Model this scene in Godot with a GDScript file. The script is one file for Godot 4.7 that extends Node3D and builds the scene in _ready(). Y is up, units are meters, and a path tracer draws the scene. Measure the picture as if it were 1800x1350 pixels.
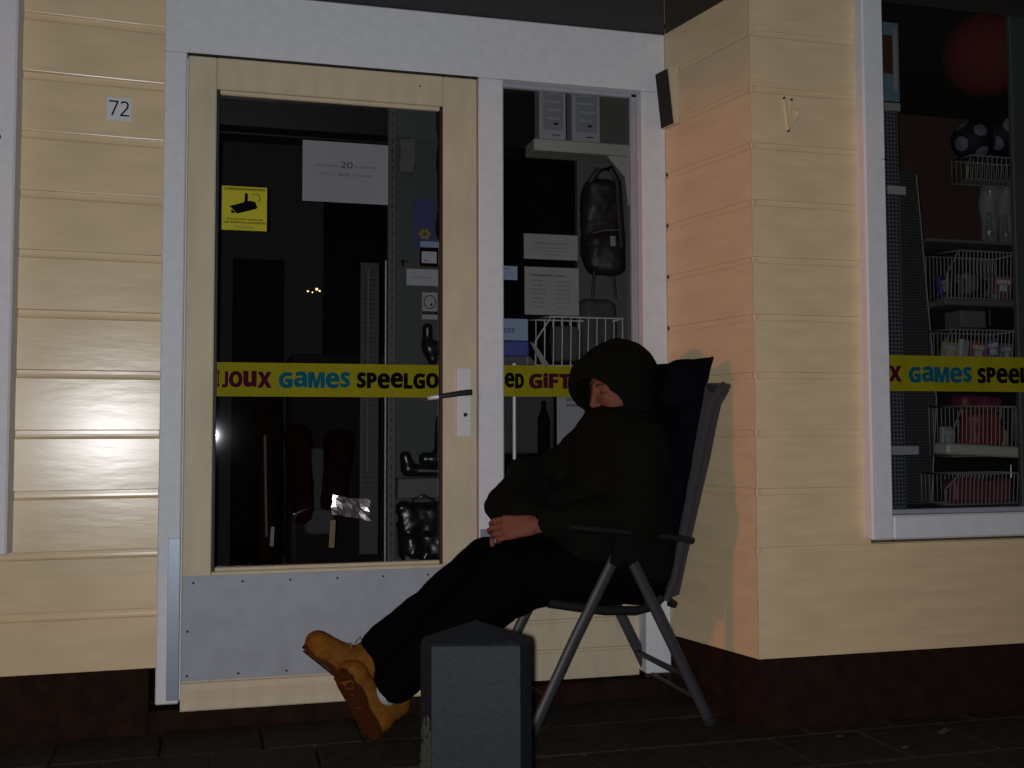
extends Node3D
# A shop entrance at night, lit by the flash of the camera and by an orange street lamp to the left.
# Heights are measured from the eye level; EYE lifts them so that the pavement lies at y = 0.
const EYE := 0.932
const SLOPE := 0.12   # the chair stands slightly turned: z falls by this much per metre of x

var M := {}
var used := {}

# ------------------------------------------------------------------ helpers
func V(x: float, y: float, z: float) -> Vector3:
	return Vector3(x, y + EYE, z)

func lc(r: float, g: float, b: float, a := 1.0) -> Color:
	var c := Color(r, g, b).linear_to_srgb()
	c.a = a
	return c

func noise_image(seed_: int, freq: float, octaves := 4, side := 512, low := 0.0, high := 1.0, stretch := 1.0) -> ImageTexture:
	var n := FastNoiseLite.new()
	n.seed = seed_
	n.frequency = freq
	n.fractal_octaves = octaves
	n.noise_type = FastNoiseLite.TYPE_SIMPLEX_SMOOTH
	var src := n.get_seamless_image(side, side)
	src.convert(Image.FORMAT_RGB8)
	if low != 0.0 or high != 1.0:
		for y in side:
			for x in side:
				var v := lerpf(low, high, src.get_pixel(x, y).r)
				src.set_pixel(x, y, Color(v, v, v))
	return ImageTexture.create_from_image(src)

func mat(key: String, col: Color, rough: float, metal := 0.0, spec := 0.5) -> StandardMaterial3D:
	var m := StandardMaterial3D.new()
	m.resource_name = key
	m.albedo_color = col
	m.roughness = rough
	m.metallic = metal
	m.metallic_specular = spec
	m.uv1_triplanar = true
	m.uv1_world_triplanar = true
	M[key] = m
	return m

func bump(m: StandardMaterial3D, t: Texture2D, cm: float, scale := Vector3.ONE) -> void:
	m.heightmap_enabled = true
	m.heightmap_texture = t
	m.heightmap_scale = cm
	m.uv1_scale = scale

func numbered(called: String, parent: Node) -> String:
	var k := str(parent.get_instance_id()) + "/" + called
	var n: int = used.get(k, 0)
	used[k] = n + 1
	return called if n == 0 else "%s_%03d" % [called, n]

func tag(o: Node3D, label: String, category: String, group := "") -> Node3D:
	o.set_meta("label", label)
	o.set_meta("category", category)
	if group:
		o.set_meta("group", group)
	return o

func thing(called: String, label: String, category: String, base: Vector3, group := "") -> Node3D:
	var o := Node3D.new()
	o.name = numbered(called, self)
	add_child(o)
	o.position = base
	return tag(o, label, category, group)

func origin_of(n: Node) -> Vector3:
	var p := Vector3.ZERO
	while n != self:
		p += n.position
		n = n.get_parent()
	return p

# commits a shape given in world coordinates as one mesh under parent
func obj(called: String, shape, material: Material, parent: Node = self, label := "") -> MeshInstance3D:
	var o := MeshInstance3D.new()
	o.name = numbered(called, parent)
	o.mesh = shape.commit() if shape is SurfaceTool else shape
	o.material_override = null
	for s in o.mesh.get_surface_count():
		o.mesh.surface_set_material(s, material)
	parent.add_child(o)
	o.position = -origin_of(parent)
	if label:
		o.set_meta("label", label)
	return o

# a mesh shared between alike pieces, placed by a transform in world coordinates
func piece(called: String, mesh: Mesh, material: Material, parent: Node, at: Transform3D) -> MeshInstance3D:
	var o := MeshInstance3D.new()
	o.name = numbered(called, parent)
	o.mesh = mesh
	o.material_override = material
	parent.add_child(o)
	at.origin -= origin_of(parent)
	o.transform = at
	return o

func structure(called: String, shape, material: Material) -> MeshInstance3D:
	var o := obj(called, shape, material)
	o.set_meta("kind", "structure")
	return o

func begin() -> SurfaceTool:
	var st := SurfaceTool.new()
	st.begin(Mesh.PRIMITIVE_TRIANGLES)
	return st

func tri(st: SurfaceTool, a: Vector3, b: Vector3, c: Vector3, n: Vector3) -> void:
	if (b - a).cross(c - a).dot(n) > 0.0:
		var t := b
		b = c
		c = t
	for p in [a, b, c]:
		st.set_normal(n)
		st.set_uv(Vector2(p.x, -p.y))
		st.add_vertex(p)

func quad(st: SurfaceTool, a: Vector3, b: Vector3, c: Vector3, d: Vector3, n: Vector3) -> void:
	tri(st, a, b, c, n)
	tri(st, a, c, d, n)

# a box with chamfered edges
func cbox(st: SurfaceTool, c: Vector3, h: Vector3, ch := 0.0, B := Basis.IDENTITY) -> void:
	ch = minf(ch, minf(h.x, minf(h.y, h.z)) * 0.9)
	for a in 3:
		var u := (a + 1) % 3
		var w := (a + 2) % 3
		for s in [-1.0, 1.0]:
			var q := []
			for k in [[-1.0, -1.0], [1.0, -1.0], [1.0, 1.0], [-1.0, 1.0]]:
				var p := Vector3.ZERO
				p[a] = s * h[a]
				p[u] = k[0] * (h[u] - ch)
				p[w] = k[1] * (h[w] - ch)
				q.append(c + B * p)
			var n := Vector3.ZERO
			n[a] = s
			quad(st, q[0], q[1], q[2], q[3], B * n)
			if ch <= 0.0:
				continue
			for s2 in [-1.0, 1.0]:   # the edge between faces a and u
				var e := []
				for k in [[0, -1.0], [0, 1.0], [1, 1.0], [1, -1.0]]:
					var p := Vector3.ZERO
					p[a] = s * (h[a] - (ch if k[0] == 1 else 0.0))
					p[u] = s2 * (h[u] - (ch if k[0] == 0 else 0.0))
					p[w] = k[1] * (h[w] - ch)
					e.append(c + B * p)
				var n2 := Vector3.ZERO
				n2[a] = s
				n2[u] = s2
				quad(st, e[0], e[1], e[2], e[3], (B * n2).normalized())
	if ch > 0.0:
		for x in [-1.0, 1.0]:
			for y in [-1.0, 1.0]:
				for z in [-1.0, 1.0]:
					var s := Vector3(x, y, z)
					var p0 := s * (h - Vector3(0, ch, ch))
					var p1 := s * (h - Vector3(ch, 0, ch))
					var p2 := s * (h - Vector3(ch, ch, 0))
					tri(st, c + B * p0, c + B * p1, c + B * p2, (B * s).normalized())

# a box from low to high corner, in eye-level coordinates
func bx(x0: float, x1: float, y0: float, y1: float, z0: float, z1: float, ch := 0.0) -> SurfaceTool:
	var st := begin()
	cbox(st, V((x0 + x1) / 2, (y0 + y1) / 2, (z0 + z1) / 2), Vector3(x1 - x0, y1 - y0, z1 - z0).abs() / 2, ch)
	return st

# a polygon in the plane (o, ux, uy), swept by depth
func prism(st: SurfaceTool, poly: PackedVector2Array, o: Vector3, ux: Vector3, uy: Vector3, depth: Vector3) -> void:
	if Geometry2D.is_polygon_clockwise(poly):
		poly.reverse()
	var idx := Geometry2D.triangulate_polygon(poly)
	var dn := depth.normalized()
	for s in 2:
		var off := depth * s
		for i in range(0, idx.size(), 3):
			var p := []
			for k in 3:
				p.append(o + ux * poly[idx[i + k]].x + uy * poly[idx[i + k]].y + off)
			tri(st, p[0], p[1], p[2], dn * (1.0 if s == 1 else -1.0))
	for i in poly.size():
		var a := poly[i]
		var b := poly[(i + 1) % poly.size()]
		var e := b - a
		var n := (ux * e.y - uy * e.x).normalized()
		var pa := o + ux * a.x + uy * a.y
		var pb := o + ux * b.x + uy * b.y
		quad(st, pa, pb, pb + depth, pa + depth, n)

# a round or oval tube through points; oval: half width across "side" over the radius
func tube(st: SurfaceTool, pts: Array, r0: float, r1 := -1.0, sides := 12, side := Vector3.ZERO, oval := 1.0) -> void:
	if r1 < 0.0:
		r1 = r0
	var rings := []
	var norms := []
	var last := Vector3.ZERO
	for i in pts.size():
		var t: Vector3 = (pts[mini(i + 1, pts.size() - 1)] - pts[maxi(i - 1, 0)]).normalized()
		var s := side if side != Vector3.ZERO else (last if last != Vector3.ZERO else (Vector3.UP if absf(t.y) < 0.9 else Vector3.RIGHT))
		s = (s - t * s.dot(t)).normalized()
		last = s
		var w := t.cross(s)
		var r := lerpf(r0, r1, float(i) / maxf(1.0, pts.size() - 1))
		var ring := []
		var nn := []
		for k in sides:
			var a := TAU * k / sides
			ring.append(pts[i] + s * cos(a) * r * oval + w * sin(a) * r)
			nn.append((s * cos(a) / oval + w * sin(a)).normalized())
		rings.append(ring)
		norms.append(nn)
	for i in pts.size() - 1:
		for k in sides:
			var l := (k + 1) % sides
			var vs := [rings[i][k], rings[i][l], rings[i + 1][l], rings[i + 1][k]]
			var ns := [norms[i][k], norms[i][l], norms[i + 1][l], norms[i + 1][k]]
			for f in [[0, 1, 2], [0, 2, 3]]:
				var g: Vector3 = (vs[f[1]] - vs[f[0]]).cross(vs[f[2]] - vs[f[0]])
				var order: Array = f if g.dot(ns[f[0]]) < 0.0 else [f[0], f[2], f[1]]
				for q in order:
					st.set_normal(ns[q])
					st.set_uv(Vector2.ZERO)
					st.add_vertex(vs[q])
	for e in 2:
		var i := 0 if e == 0 else pts.size() - 1
		var n: Vector3 = (pts[0] - pts[1]).normalized() if e == 0 else (pts[i] - pts[i - 1]).normalized()
		for k in sides:
			tri(st, pts[i], rings[i][k], rings[i][(k + 1) % sides], n)

func ball(st: SurfaceTool, c: Vector3, r: Vector3, rings := 12, sides := 18) -> void:
	var P := func(i: int, k: int) -> Vector3:
		var a := PI * i / rings
		var b := TAU * k / sides
		return Vector3(sin(a) * cos(b), cos(a), sin(a) * sin(b))
	for i in rings:
		for k in sides:
			var d := [P.call(i, k), P.call(i, k + 1), P.call(i + 1, k + 1), P.call(i + 1, k)]
			for f in [[0, 2, 1], [0, 3, 2]]:
				for q in f:
					st.set_normal((d[q] / r).normalized())
					st.set_uv(Vector2.ZERO)
					st.add_vertex(c + d[q] * r)

# ------------------------------------------------------------------ lettering
func font(bold := true, extra := 0.0) -> Font:
	var f := SystemFont.new()
	f.font_names = PackedStringArray(["Droid Sans"])
	f.font_weight = 700 if bold else 400
	if extra == 0.0:
		return f
	var v := FontVariation.new()
	v.base_font = f
	v.variation_embolden = extra
	return v

func text_mesh(s: String, f: Font) -> TextMesh:
	var t := TextMesh.new()
	t.text = s
	t.font = f
	t.font_size = 64
	t.pixel_size = 0.01
	t.depth = 0.05
	t.curve_step = 1.5
	return t

# sets s so that its outline fills the rectangle x0..x1, y0..y1 (a missing x1 keeps its proportions)
func text_fit(st: SurfaceTool, s: String, f: Font, x0: float, x1: float, y0: float, y1: float, z: float, thick := 0.0006) -> void:
	var t := text_mesh(s, f)
	var b := t.get_aabb()
	if b.size.x <= 0.0 or b.size.y <= 0.0:
		return
	var sy := (y1 - y0) / b.size.y
	var sx := (x1 - x0) / b.size.x if x1 > x0 else sy
	var X := Transform3D(Basis.from_scale(Vector3(sx, sy, thick / 0.05)), V(x0, y0, z) - Vector3(b.position.x * sx, b.position.y * sy, 0))
	st.append_from(t, 0, X)

# a word in which capitals and small letters all stand as tall as each other
func unicase(st: SurfaceTool, s: String, x0: float, x1: float, y0: float, y1: float, z: float) -> void:
	var w := []
	var total := 0.0
	for ch in s:
		var b := text_mesh(ch, heavy(ch)).get_aabb()
		w.append(clampf(b.size.x / b.size.y * 1.1, 0.34, 1.2))
		total += w[-1]
	total += 0.05 * (s.length() - 1)
	var unit := (x1 - x0) / total
	var x := x0
	for i in s.length():
		var lift := (y1 - y0) * 0.03 * sin(i * 2.3 + s.length())
		text_fit(st, s[i], heavy(s[i]), x, x + w[i] * unit, y0 + lift, y1 + lift, z)
		x += (w[i] + 0.05) * unit

func heavy(ch: String) -> Font:
	return font(true, 0.55 if ch == "a" else 0.7 if ch == "e" else (0.9 if ch == "u" else 1.15))

# ------------------------------------------------------------------ soft bodies: distances joined smoothly, meshed as surface nets
func cap(a: Vector3, b: Vector3, ra: float, rb: float, k := 0.02, s := 1, ax := Vector3.ZERO, f := 1.0) -> Array:
	return [0, a, b, ra, rb, k, s, ax, f]

func rbox(c: Vector3, h: Vector3, B: Basis, r: float, k := 0.02, s := 1) -> Array:
	return [1, c, h, r, B, k, s]

func ell(c: Vector3, r: Vector3, B: Basis, k := 0.02, s := 1) -> Array:
	return [2, c, r, 0.0, B, k, s]

func soft(prims: Array, cell: float, amp := 0.0, freq := 8.0, squash := Vector3.ONE) -> ArrayMesh:
	var lo := Vector3(1e9, 1e9, 1e9)
	var hi := -lo
	for p in prims:
		if p[6] < 0:
			continue
		var r: float
		if p[0] == 0:
			r = maxf(p[3], p[4])
			lo = lo.min(p[1]).min(p[2]).min(p[1] - Vector3.ONE * r).min(p[2] - Vector3.ONE * r)
			hi = hi.max(p[1] + Vector3.ONE * r).max(p[2] + Vector3.ONE * r)
		else:
			r = p[2].length() if p[0] == 1 else maxf(p[2].x, maxf(p[2].y, p[2].z))
			lo = lo.min(p[1] - Vector3.ONE * r)
			hi = hi.max(p[1] + Vector3.ONE * r)
	lo -= Vector3.ONE * (3 * cell + amp)
	hi += Vector3.ONE * (3 * cell + amp)
	var nx := int((hi.x - lo.x) / cell) + 1
	var ny := int((hi.y - lo.y) / cell) + 1
	var nz := int((hi.z - lo.z) / cell) + 1
	var F := PackedFloat32Array()
	F.resize(nx * ny * nz)
	F.fill(1.0)
	for p in prims:
		var k: float = p[5]
		var m := k + 2.5 * cell + amp
		var pl: Vector3
		var ph: Vector3
		if p[0] == 0:
			var r := maxf(p[3], p[4]) + m
			pl = p[1].min(p[2]) - Vector3.ONE * r
			ph = p[1].max(p[2]) + Vector3.ONE * r
		else:
			var r: float = (p[2].length() if p[0] == 1 else maxf(p[2].x, maxf(p[2].y, p[2].z))) + m
			pl = p[1] - Vector3.ONE * r
			ph = p[1] + Vector3.ONE * r
		var i0 := maxi(0, int((pl.x - lo.x) / cell))
		var i1 := mini(nx - 1, int((ph.x - lo.x) / cell) + 1)
		var j0 := maxi(0, int((pl.y - lo.y) / cell))
		var j1 := mini(ny - 1, int((ph.y - lo.y) / cell) + 1)
		var k0 := maxi(0, int((pl.z - lo.z) / cell))
		var k1 := mini(nz - 1, int((ph.z - lo.z) / cell) + 1)
		var kind: int = p[0]
		var a: Vector3 = p[1]
		var b: Vector3 = p[2]
		var ba := b - a
		var bb := maxf(ba.length_squared(), 1e-9)
		var ra: float = p[3]
		var rb: float = p[4] if kind == 0 else 0.0
		var sign_: int = p[6]
		var ax: Vector3 = p[7] if kind == 0 else Vector3.ZERO
		var fl: float = (p[8] - 1.0) if kind == 0 else 0.0
		var Bi: Basis = p[4].inverse() if kind != 0 else Basis.IDENTITY
		var rmin := minf(b.x, minf(b.y, b.z))
		for kk in range(k0, k1 + 1):
			for jj in range(j0, j1 + 1):
				var at := (kk * ny + jj) * nx
				for ii in range(i0, i1 + 1):
					var q := lo + Vector3(ii, jj, kk) * cell - a
					var d: float
					if kind == 0:
						if fl != 0.0:
							q += ax * (q.dot(ax) * fl)
						var h := clampf(q.dot(ba) / bb, 0.0, 1.0)
						d = (q - ba * h).length() - ra - (rb - ra) * h
					elif kind == 1:
						q = (Bi * q).abs() - b + Vector3.ONE * ra
						d = q.max(Vector3.ZERO).length() + minf(maxf(q.x, maxf(q.y, q.z)), 0.0) - ra
					else:
						q = Bi * q
						var l := (q / b).length()
						var l2 := (q / (b * b)).length()
						d = -rmin if l2 < 1e-5 else l * (l - 1.0) / l2
						d = clampf(d, -0.5, 0.5)
					var o := F[at + ii]
					if sign_ > 0:
						var t := maxf(k - absf(o - d), 0.0) / k
						F[at + ii] = minf(o, d) - t * t * k * 0.25
					else:
						d = -d
						var t := maxf(k - absf(o - d), 0.0) / k
						F[at + ii] = maxf(o, d) + t * t * k * 0.25
	if amp > 0.0:
		var n := FastNoiseLite.new()
		n.seed = 7
		n.frequency = freq
		n.fractal_octaves = 3
		n.noise_type = FastNoiseLite.TYPE_SIMPLEX_SMOOTH
		for kk in nz:
			for jj in ny:
				var at := (kk * ny + jj) * nx
				for ii in nx:
					if absf(F[at + ii]) < amp + 2.0 * cell:
						var q := (lo + Vector3(ii, jj, kk) * cell) * squash
						F[at + ii] += amp * n.get_noise_3dv(q)
	var id := PackedInt32Array()
	id.resize(F.size())
	id.fill(-1)
	var P := PackedVector3Array()
	var N := PackedVector3Array()
	var I := PackedInt32Array()
	var dx := 1
	var dy := nx
	var dz := nx * ny
	var corner := [0, dx, dy, dx + dy, dz, dx + dz, dy + dz, dx + dy + dz]
	var cpos := [Vector3(0, 0, 0), Vector3(1, 0, 0), Vector3(0, 1, 0), Vector3(1, 1, 0), Vector3(0, 0, 1), Vector3(1, 0, 1), Vector3(0, 1, 1), Vector3(1, 1, 1)]
	var edges := [[0, 1], [2, 3], [4, 5], [6, 7], [0, 2], [1, 3], [4, 6], [5, 7], [0, 4], [1, 5], [2, 6], [3, 7]]
	for kk in nz - 1:
		for jj in ny - 1:
			var at := kk * dz + jj * dy
			for ii in nx - 1:
				var o := at + ii
				var f0 := F[o]
				if f0 > 0.9:
					continue
				var s0 := f0 < 0.0
				if (F[o + dx] < 0.0) == s0 and (F[o + dy] < 0.0) == s0 and (F[o + dz] < 0.0) == s0 and (F[o + dx + dy] < 0.0) == s0 and (F[o + dx + dz] < 0.0) == s0 and (F[o + dy + dz] < 0.0) == s0 and (F[o + dx + dy + dz] < 0.0) == s0:
					continue
				var sum := Vector3.ZERO
				var cnt := 0
				var grad := Vector3.ZERO
				for e in edges:
					var fa := F[o + corner[e[0]]]
					var fb := F[o + corner[e[1]]]
					if (fa < 0.0) != (fb < 0.0):
						sum += cpos[e[0]].lerp(cpos[e[1]], fa / (fa - fb))
						cnt += 1
				for c in 8:
					grad += (cpos[c] * 2.0 - Vector3.ONE) * F[o + corner[c]]
				id[o] = P.size()
				P.append(lo + (Vector3(ii, jj, kk) + sum / cnt) * cell)
				N.append(grad.normalized())
	for kk in range(1, nz - 1):
		for jj in range(1, ny - 1):
			var at := kk * dz + jj * dy
			for ii in range(1, nx - 1):
				var o := at + ii
				if id[o] < 0:
					continue
				var s0 := F[o] < 0.0
				for axis in 3:
					var step: int = [dx, dy, dz][axis]
					var s1 := F[o + step] < 0.0
					if s0 == s1:
						continue
					var u: int = [dy, dz, dx][axis]
					var w: int = [dz, dx, dy][axis]
					var a := id[o]
					var b := id[o - u]
					var c := id[o - u - w]
					var d := id[o - w]
					if a < 0 or b < 0 or c < 0 or d < 0:
						continue
					if s0:
						I.append_array([a, c, b, a, d, c])
					else:
						I.append_array([a, b, c, a, c, d])
	var arr := []
	arr.resize(Mesh.ARRAY_MAX)
	arr[Mesh.ARRAY_VERTEX] = P
	arr[Mesh.ARRAY_NORMAL] = N
	arr[Mesh.ARRAY_INDEX] = I
	var out := ArrayMesh.new()
	out.add_surface_from_arrays(Mesh.PRIMITIVE_TRIANGLES, arr)
	return out

# ------------------------------------------------------------------ the scene
func _ready() -> void:
	var cam := Camera3D.new()
	cam.name = "camera"
	cam.projection = Camera3D.PROJECTION_FRUSTUM
	cam.near = 0.05
	cam.far = 400.0
	cam.size = cam.near * 1350.0 / 1926.87
	cam.frustum_offset = Vector2(0, -17.67 / 1926.87 * cam.near)
	cam.position = V(0, 0, 3.66)
	cam.rotation = Vector3(0.055272, -0.264117, -0.002956)
	add_child(cam)
	cam.current = true

	var env := Environment.new()
	var sky := Sky.new()
	var sm := ProceduralSkyMaterial.new()
	sm.sky_top_color = Color(0.10, 0.11, 0.16)
	sm.sky_horizon_color = Color(0.20, 0.17, 0.15)
	sm.ground_bottom_color = Color(0.05, 0.05, 0.05)
	sm.ground_horizon_color = Color(0.14, 0.12, 0.11)
	sky.sky_material = sm
	env.background_mode = Environment.BG_SKY
	env.sky = sky
	env.background_energy_multiplier = 0.12
	env.tonemap_mode = Environment.TONE_MAPPER_LINEAR
	env.tonemap_exposure = 1.0
	env.sdfgi_enabled = true
	env.ssao_enabled = true
	env.ssil_enabled = true
	var we := WorldEnvironment.new()
	we.name = "night"
	we.environment = env
	add_child(we)

	var flash := SpotLight3D.new()   # the flash of the camera, right beside its lens
	flash.name = "camera_flash"
	flash.position = V(-0.022, 0.0, 3.67)
	flash.rotation = Vector3(-0.01, -0.27, 0)
	flash.spot_angle = 66.0
	flash.spot_angle_attenuation = 0.35
	flash.spot_range = 30.0
	flash.spot_attenuation = 2.0
	flash.light_energy = 4.65
	flash.light_color = lc(0.97, 0.98, 1.0)
	flash.light_size = 0.01
	flash.shadow_enabled = true
	add_child(flash)

	var lamp := OmniLight3D.new()    # an orange street lamp down the street to the left
	lamp.name = "street_lamp_glow"
	lamp.position = V(-22.0, 2.47, 4.6)
	lamp.light_energy = 66.0
	lamp.light_color = lc(1.0, 0.19, 0.012)
	lamp.light_size = 0.4
	lamp.omni_range = 60.0
	lamp.omni_attenuation = 2.0
	lamp.shadow_enabled = true
	add_child(lamp)

	materials()
	ground()
	walls()
	entrance()
	door()
	show_window()
	shop_inside()
	shop_goods()
	window_goods()
	signs()
	chair()
	person()
	bollard()

func materials() -> void:
	var grain := noise_image(3, 0.012, 4)
	var fine := noise_image(5, 0.05, 3)
	var blotch := noise_image(9, 0.006, 5, 512, 0.93, 1.0)
	var worn := noise_image(12, 0.01, 5, 512, 0.75, 1.0)
	var speck := noise_image(21, 0.12, 3, 512, 0.8, 1.0)
	var m := mat("cream_paint", lc(0.77, 0.595, 0.37), 0.36, 0.0, 0.5)
	bump(m, grain, 0.022, Vector3(0.8, 3.6, 0.8))
	m.albedo_texture = blotch
	m.roughness = 0.25
	m = mat("cream_satin", lc(0.77, 0.595, 0.37), 0.5)
	bump(m, grain, 0.02, Vector3(0.9, 5.0, 0.9))
	m.albedo_texture = blotch
	m = mat("cream_door", lc(0.63, 0.535, 0.370), 0.6)
	bump(m, grain, 0.006, Vector3(4.0, 1.0, 4.0))
	m.albedo_texture = blotch
	m = mat("white_paint", lc(0.72, 0.735, 0.775), 0.6)
	bump(m, fine, 0.004, Vector3(2, 2, 2))
	m.albedo_texture = noise_image(61, 0.02, 5, 512, 0.95, 1.0)
	m = mat("plinth", lc(0.030, 0.0155, 0.0115), 0.95, 0.0, 0.12)
	bump(m, fine, 0.10, Vector3(2, 2, 2))
	m.albedo_texture = worn
	m = mat("soffit_grey", lc(0.029, 0.030, 0.034), 0.8)
	m.albedo_texture = blotch
	m = mat("soffit_brown", lc(0.018, 0.013, 0.011), 0.8)
	m = mat("kick_metal", lc(0.35, 0.375, 0.43), 0.6, 0.15)
	bump(m, fine, 0.012, Vector3(3, 3, 3))
	m.albedo_texture = blotch
	m.uv1_scale = Vector3(3, 3, 3)
	m = mat("blue_metal", lc(0.24, 0.27, 0.34), 0.42, 0.5)
	m = mat("brushed_steel", lc(0.62, 0.62, 0.63), 0.42, 0.25)
	m = mat("dark_metal", lc(0.05, 0.05, 0.055), 0.35, 0.6)
	m = mat("black", lc(0.006, 0.006, 0.006), 0.6)
	m = mat("rubber", lc(0.012, 0.012, 0.013), 0.75)
	m = mat("rubber_dark", lc(0.005, 0.005, 0.0055), 0.8, 0.0, 0.2)
	m = mat("paving", lc(0.037, 0.033, 0.026), 0.9, 0.0, 0.25)
	bump(m, noise_image(31, 0.06, 4), 0.25, Vector3(3, 3, 3))
	m.albedo_texture = worn
	m = mat("paving_light", lc(0.043, 0.038, 0.030), 0.9, 0.0, 0.25)
	bump(m, noise_image(33, 0.06, 4), 0.25, Vector3(3, 3, 3))
	m.albedo_texture = worn
	m = mat("earth", lc(0.015, 0.014, 0.012), 0.95)
	m = mat("road", lc(0.03, 0.03, 0.03), 0.9)
	m = StandardMaterial3D.new()
	m.resource_name = "glass"
	m.transparency = BaseMaterial3D.TRANSPARENCY_ALPHA
	m.albedo_color = Color(0.0, 0.0, 0.0, 0.012)
	m.roughness = 0.02
	M["glass"] = m
	m = mat("paper", lc(0.27, 0.285, 0.31), 0.8)
	m.albedo_texture = blotch
	m = mat("paper_grey", lc(0.22, 0.235, 0.23), 0.8)
	m.albedo_texture = blotch
	m = mat("plate_white", lc(0.66, 0.66, 0.68), 0.5)
	m = mat("ink", lc(0.005, 0.005, 0.007), 0.95, 0.0, 0.1)
	m = mat("ink_faded", lc(0.105, 0.11, 0.115), 0.95, 0.0, 0.1)
	m = mat("yellow", lc(0.50, 0.44, 0.020), 0.5, 0.0, 0.25)
	m = mat("banner", lc(0.26, 0.235, 0.007), 0.75, 0.0, 0.2)
	bump(m, grain, 0.05, Vector3(3, 3, 3))
	m.albedo_texture = blotch
	m = mat("print_purple", lc(0.052, 0.006, 0.018), 0.95, 0.0, 0.08)
	m = mat("print_blue", lc(0.004, 0.085, 0.13), 0.95, 0.0, 0.08)
	m = mat("print_black", lc(0.004, 0.004, 0.004), 0.95, 0.0, 0.08)
	m = mat("label_blue", lc(0.03, 0.045, 0.24), 0.5)
	m = mat("sticker_blue", lc(0.20, 0.28, 0.40), 0.6)
	# things inside
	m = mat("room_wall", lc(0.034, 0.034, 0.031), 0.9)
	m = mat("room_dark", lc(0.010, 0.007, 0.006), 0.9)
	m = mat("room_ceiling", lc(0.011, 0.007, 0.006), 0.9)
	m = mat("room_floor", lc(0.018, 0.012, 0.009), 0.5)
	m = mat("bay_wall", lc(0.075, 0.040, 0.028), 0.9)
	m = mat("rack_green", lc(0.050, 0.062, 0.054), 0.6)
	m = mat("rack_back", lc(0.034, 0.045, 0.041), 0.7)
	m = mat("shelf_white", lc(0.30, 0.31, 0.27), 0.5)
	m = mat("shelf_grey", lc(0.075, 0.078, 0.068), 0.7)
	m = mat("wire_white", lc(0.42, 0.42, 0.40), 0.45)
	m = mat("wire_dim", lc(0.14, 0.14, 0.13), 0.45)
	m = mat("box_white", lc(0.27, 0.28, 0.31), 0.6)
	m = mat("box_print", lc(0.18, 0.19, 0.22), 0.6)
	m = mat("bag_brown", lc(0.013, 0.0085, 0.007), 0.55)
	m = mat("bag_black", lc(0.008, 0.008, 0.008), 0.3)
	m = mat("bag_grey", lc(0.042, 0.043, 0.048), 0.8)
	m = mat("cloth_grey", lc(0.050, 0.050, 0.054), 0.9, 0.0, 0.2)
	m = mat("coat_red", lc(0.012, 0.0015, 0.0015), 0.9, 0.0, 0.1)
	m = mat("coat_tan", lc(0.009, 0.0045, 0.002), 0.9, 0.0, 0.1)
	m = mat("card_blue", lc(0.018, 0.022, 0.11), 0.6)
	m = mat("card_yellow", lc(0.16, 0.13, 0.03), 0.6)
	m = mat("tag_tan", lc(0.26, 0.18, 0.10), 0.7)
	m = mat("foil", lc(0.62, 0.52, 0.54), 0.22, 0.85)
	m = mat("lantern_red", lc(0.080, 0.008, 0.004), 0.9)
	m = mat("red_stuff", lc(0.12, 0.008, 0.010), 0.6)
	m = mat("pink_stuff", lc(0.09, 0.014, 0.026), 0.6)
	m = mat("ball_white", lc(0.085, 0.090, 0.115), 0.6)
	m = mat("ball_black", lc(0.006, 0.006, 0.008), 0.7, 0.0, 0.3)
	m = mat("mesh_panel", lc(0.060, 0.064, 0.066), 0.5, 0.3)
	var holes := Image.create(64, 64, false, Image.FORMAT_RGB8)
	holes.fill(Color(1, 1, 1))
	holes.fill_rect(Rect2i(14, 14, 36, 36), Color(0.05, 0.05, 0.05))
	m.albedo_texture = ImageTexture.create_from_image(holes)
	m.uv1_scale = Vector3(90, 90, 90)
	m = mat("mesh_column", lc(0.105, 0.12, 0.145), 0.5, 0.3)
	m.albedo_texture = ImageTexture.create_from_image(holes)
	m.uv1_scale = Vector3(70, 70, 70)
	m = mat("poster", lc(0.10, 0.15, 0.20), 0.5)
	m = mat("poster_dark", lc(0.05, 0.02, 0.015), 0.5)
	m = StandardMaterial3D.new()
	m.resource_name = "cello"
	m.transparency = BaseMaterial3D.TRANSPARENCY_ALPHA
	m.albedo_color = Color(0.9, 0.9, 0.9, 0.10)
	m.roughness = 0.08
	M["cello"] = m
	# chair, person, bollard
	m = mat("chair_metal", lc(0.042, 0.042, 0.049), 0.5, 0.1)
	bump(m, fine, 0.01, Vector3(4, 4, 4))
	m = mat("chair_black", lc(0.012, 0.012, 0.013), 0.45)
	m = mat("chair_net", lc(0.037, 0.034, 0.039), 0.9)
	m = mat("cushion", lc(0.0036, 0.0041, 0.0072), 0.95, 0.0, 0.1)
	m = mat("jacket", lc(0.0050, 0.0055, 0.0040), 0.95, 0.0, 0.2)
	bump(m, noise_image(41, 0.02, 4), 0.5, Vector3(3, 3, 3))
	m = mat("trousers", lc(0.0028, 0.0028, 0.0040), 0.95, 0.0, 0.1)
	m = mat("skin", lc(0.190, 0.074, 0.048), 0.65, 0.0, 0.25)
	m.subsurf_scatter_enabled = true
	m.subsurf_scatter_strength = 0.08
	m = mat("lip", lc(0.22, 0.065, 0.05), 0.5)
	m = mat("hair", lc(0.012, 0.008, 0.006), 0.7)
	m = mat("suede", lc(0.26, 0.100, 0.017), 0.9, 0.0, 0.15)
	bump(m, fine, 0.06, Vector3(6, 6, 6))
	m.albedo_texture = worn
	m = mat("gum_sole", lc(0.060, 0.019, 0.006), 0.85, 0.0, 0.2)
	m = mat("lace", lc(0.40, 0.24, 0.09), 0.9)
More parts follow.
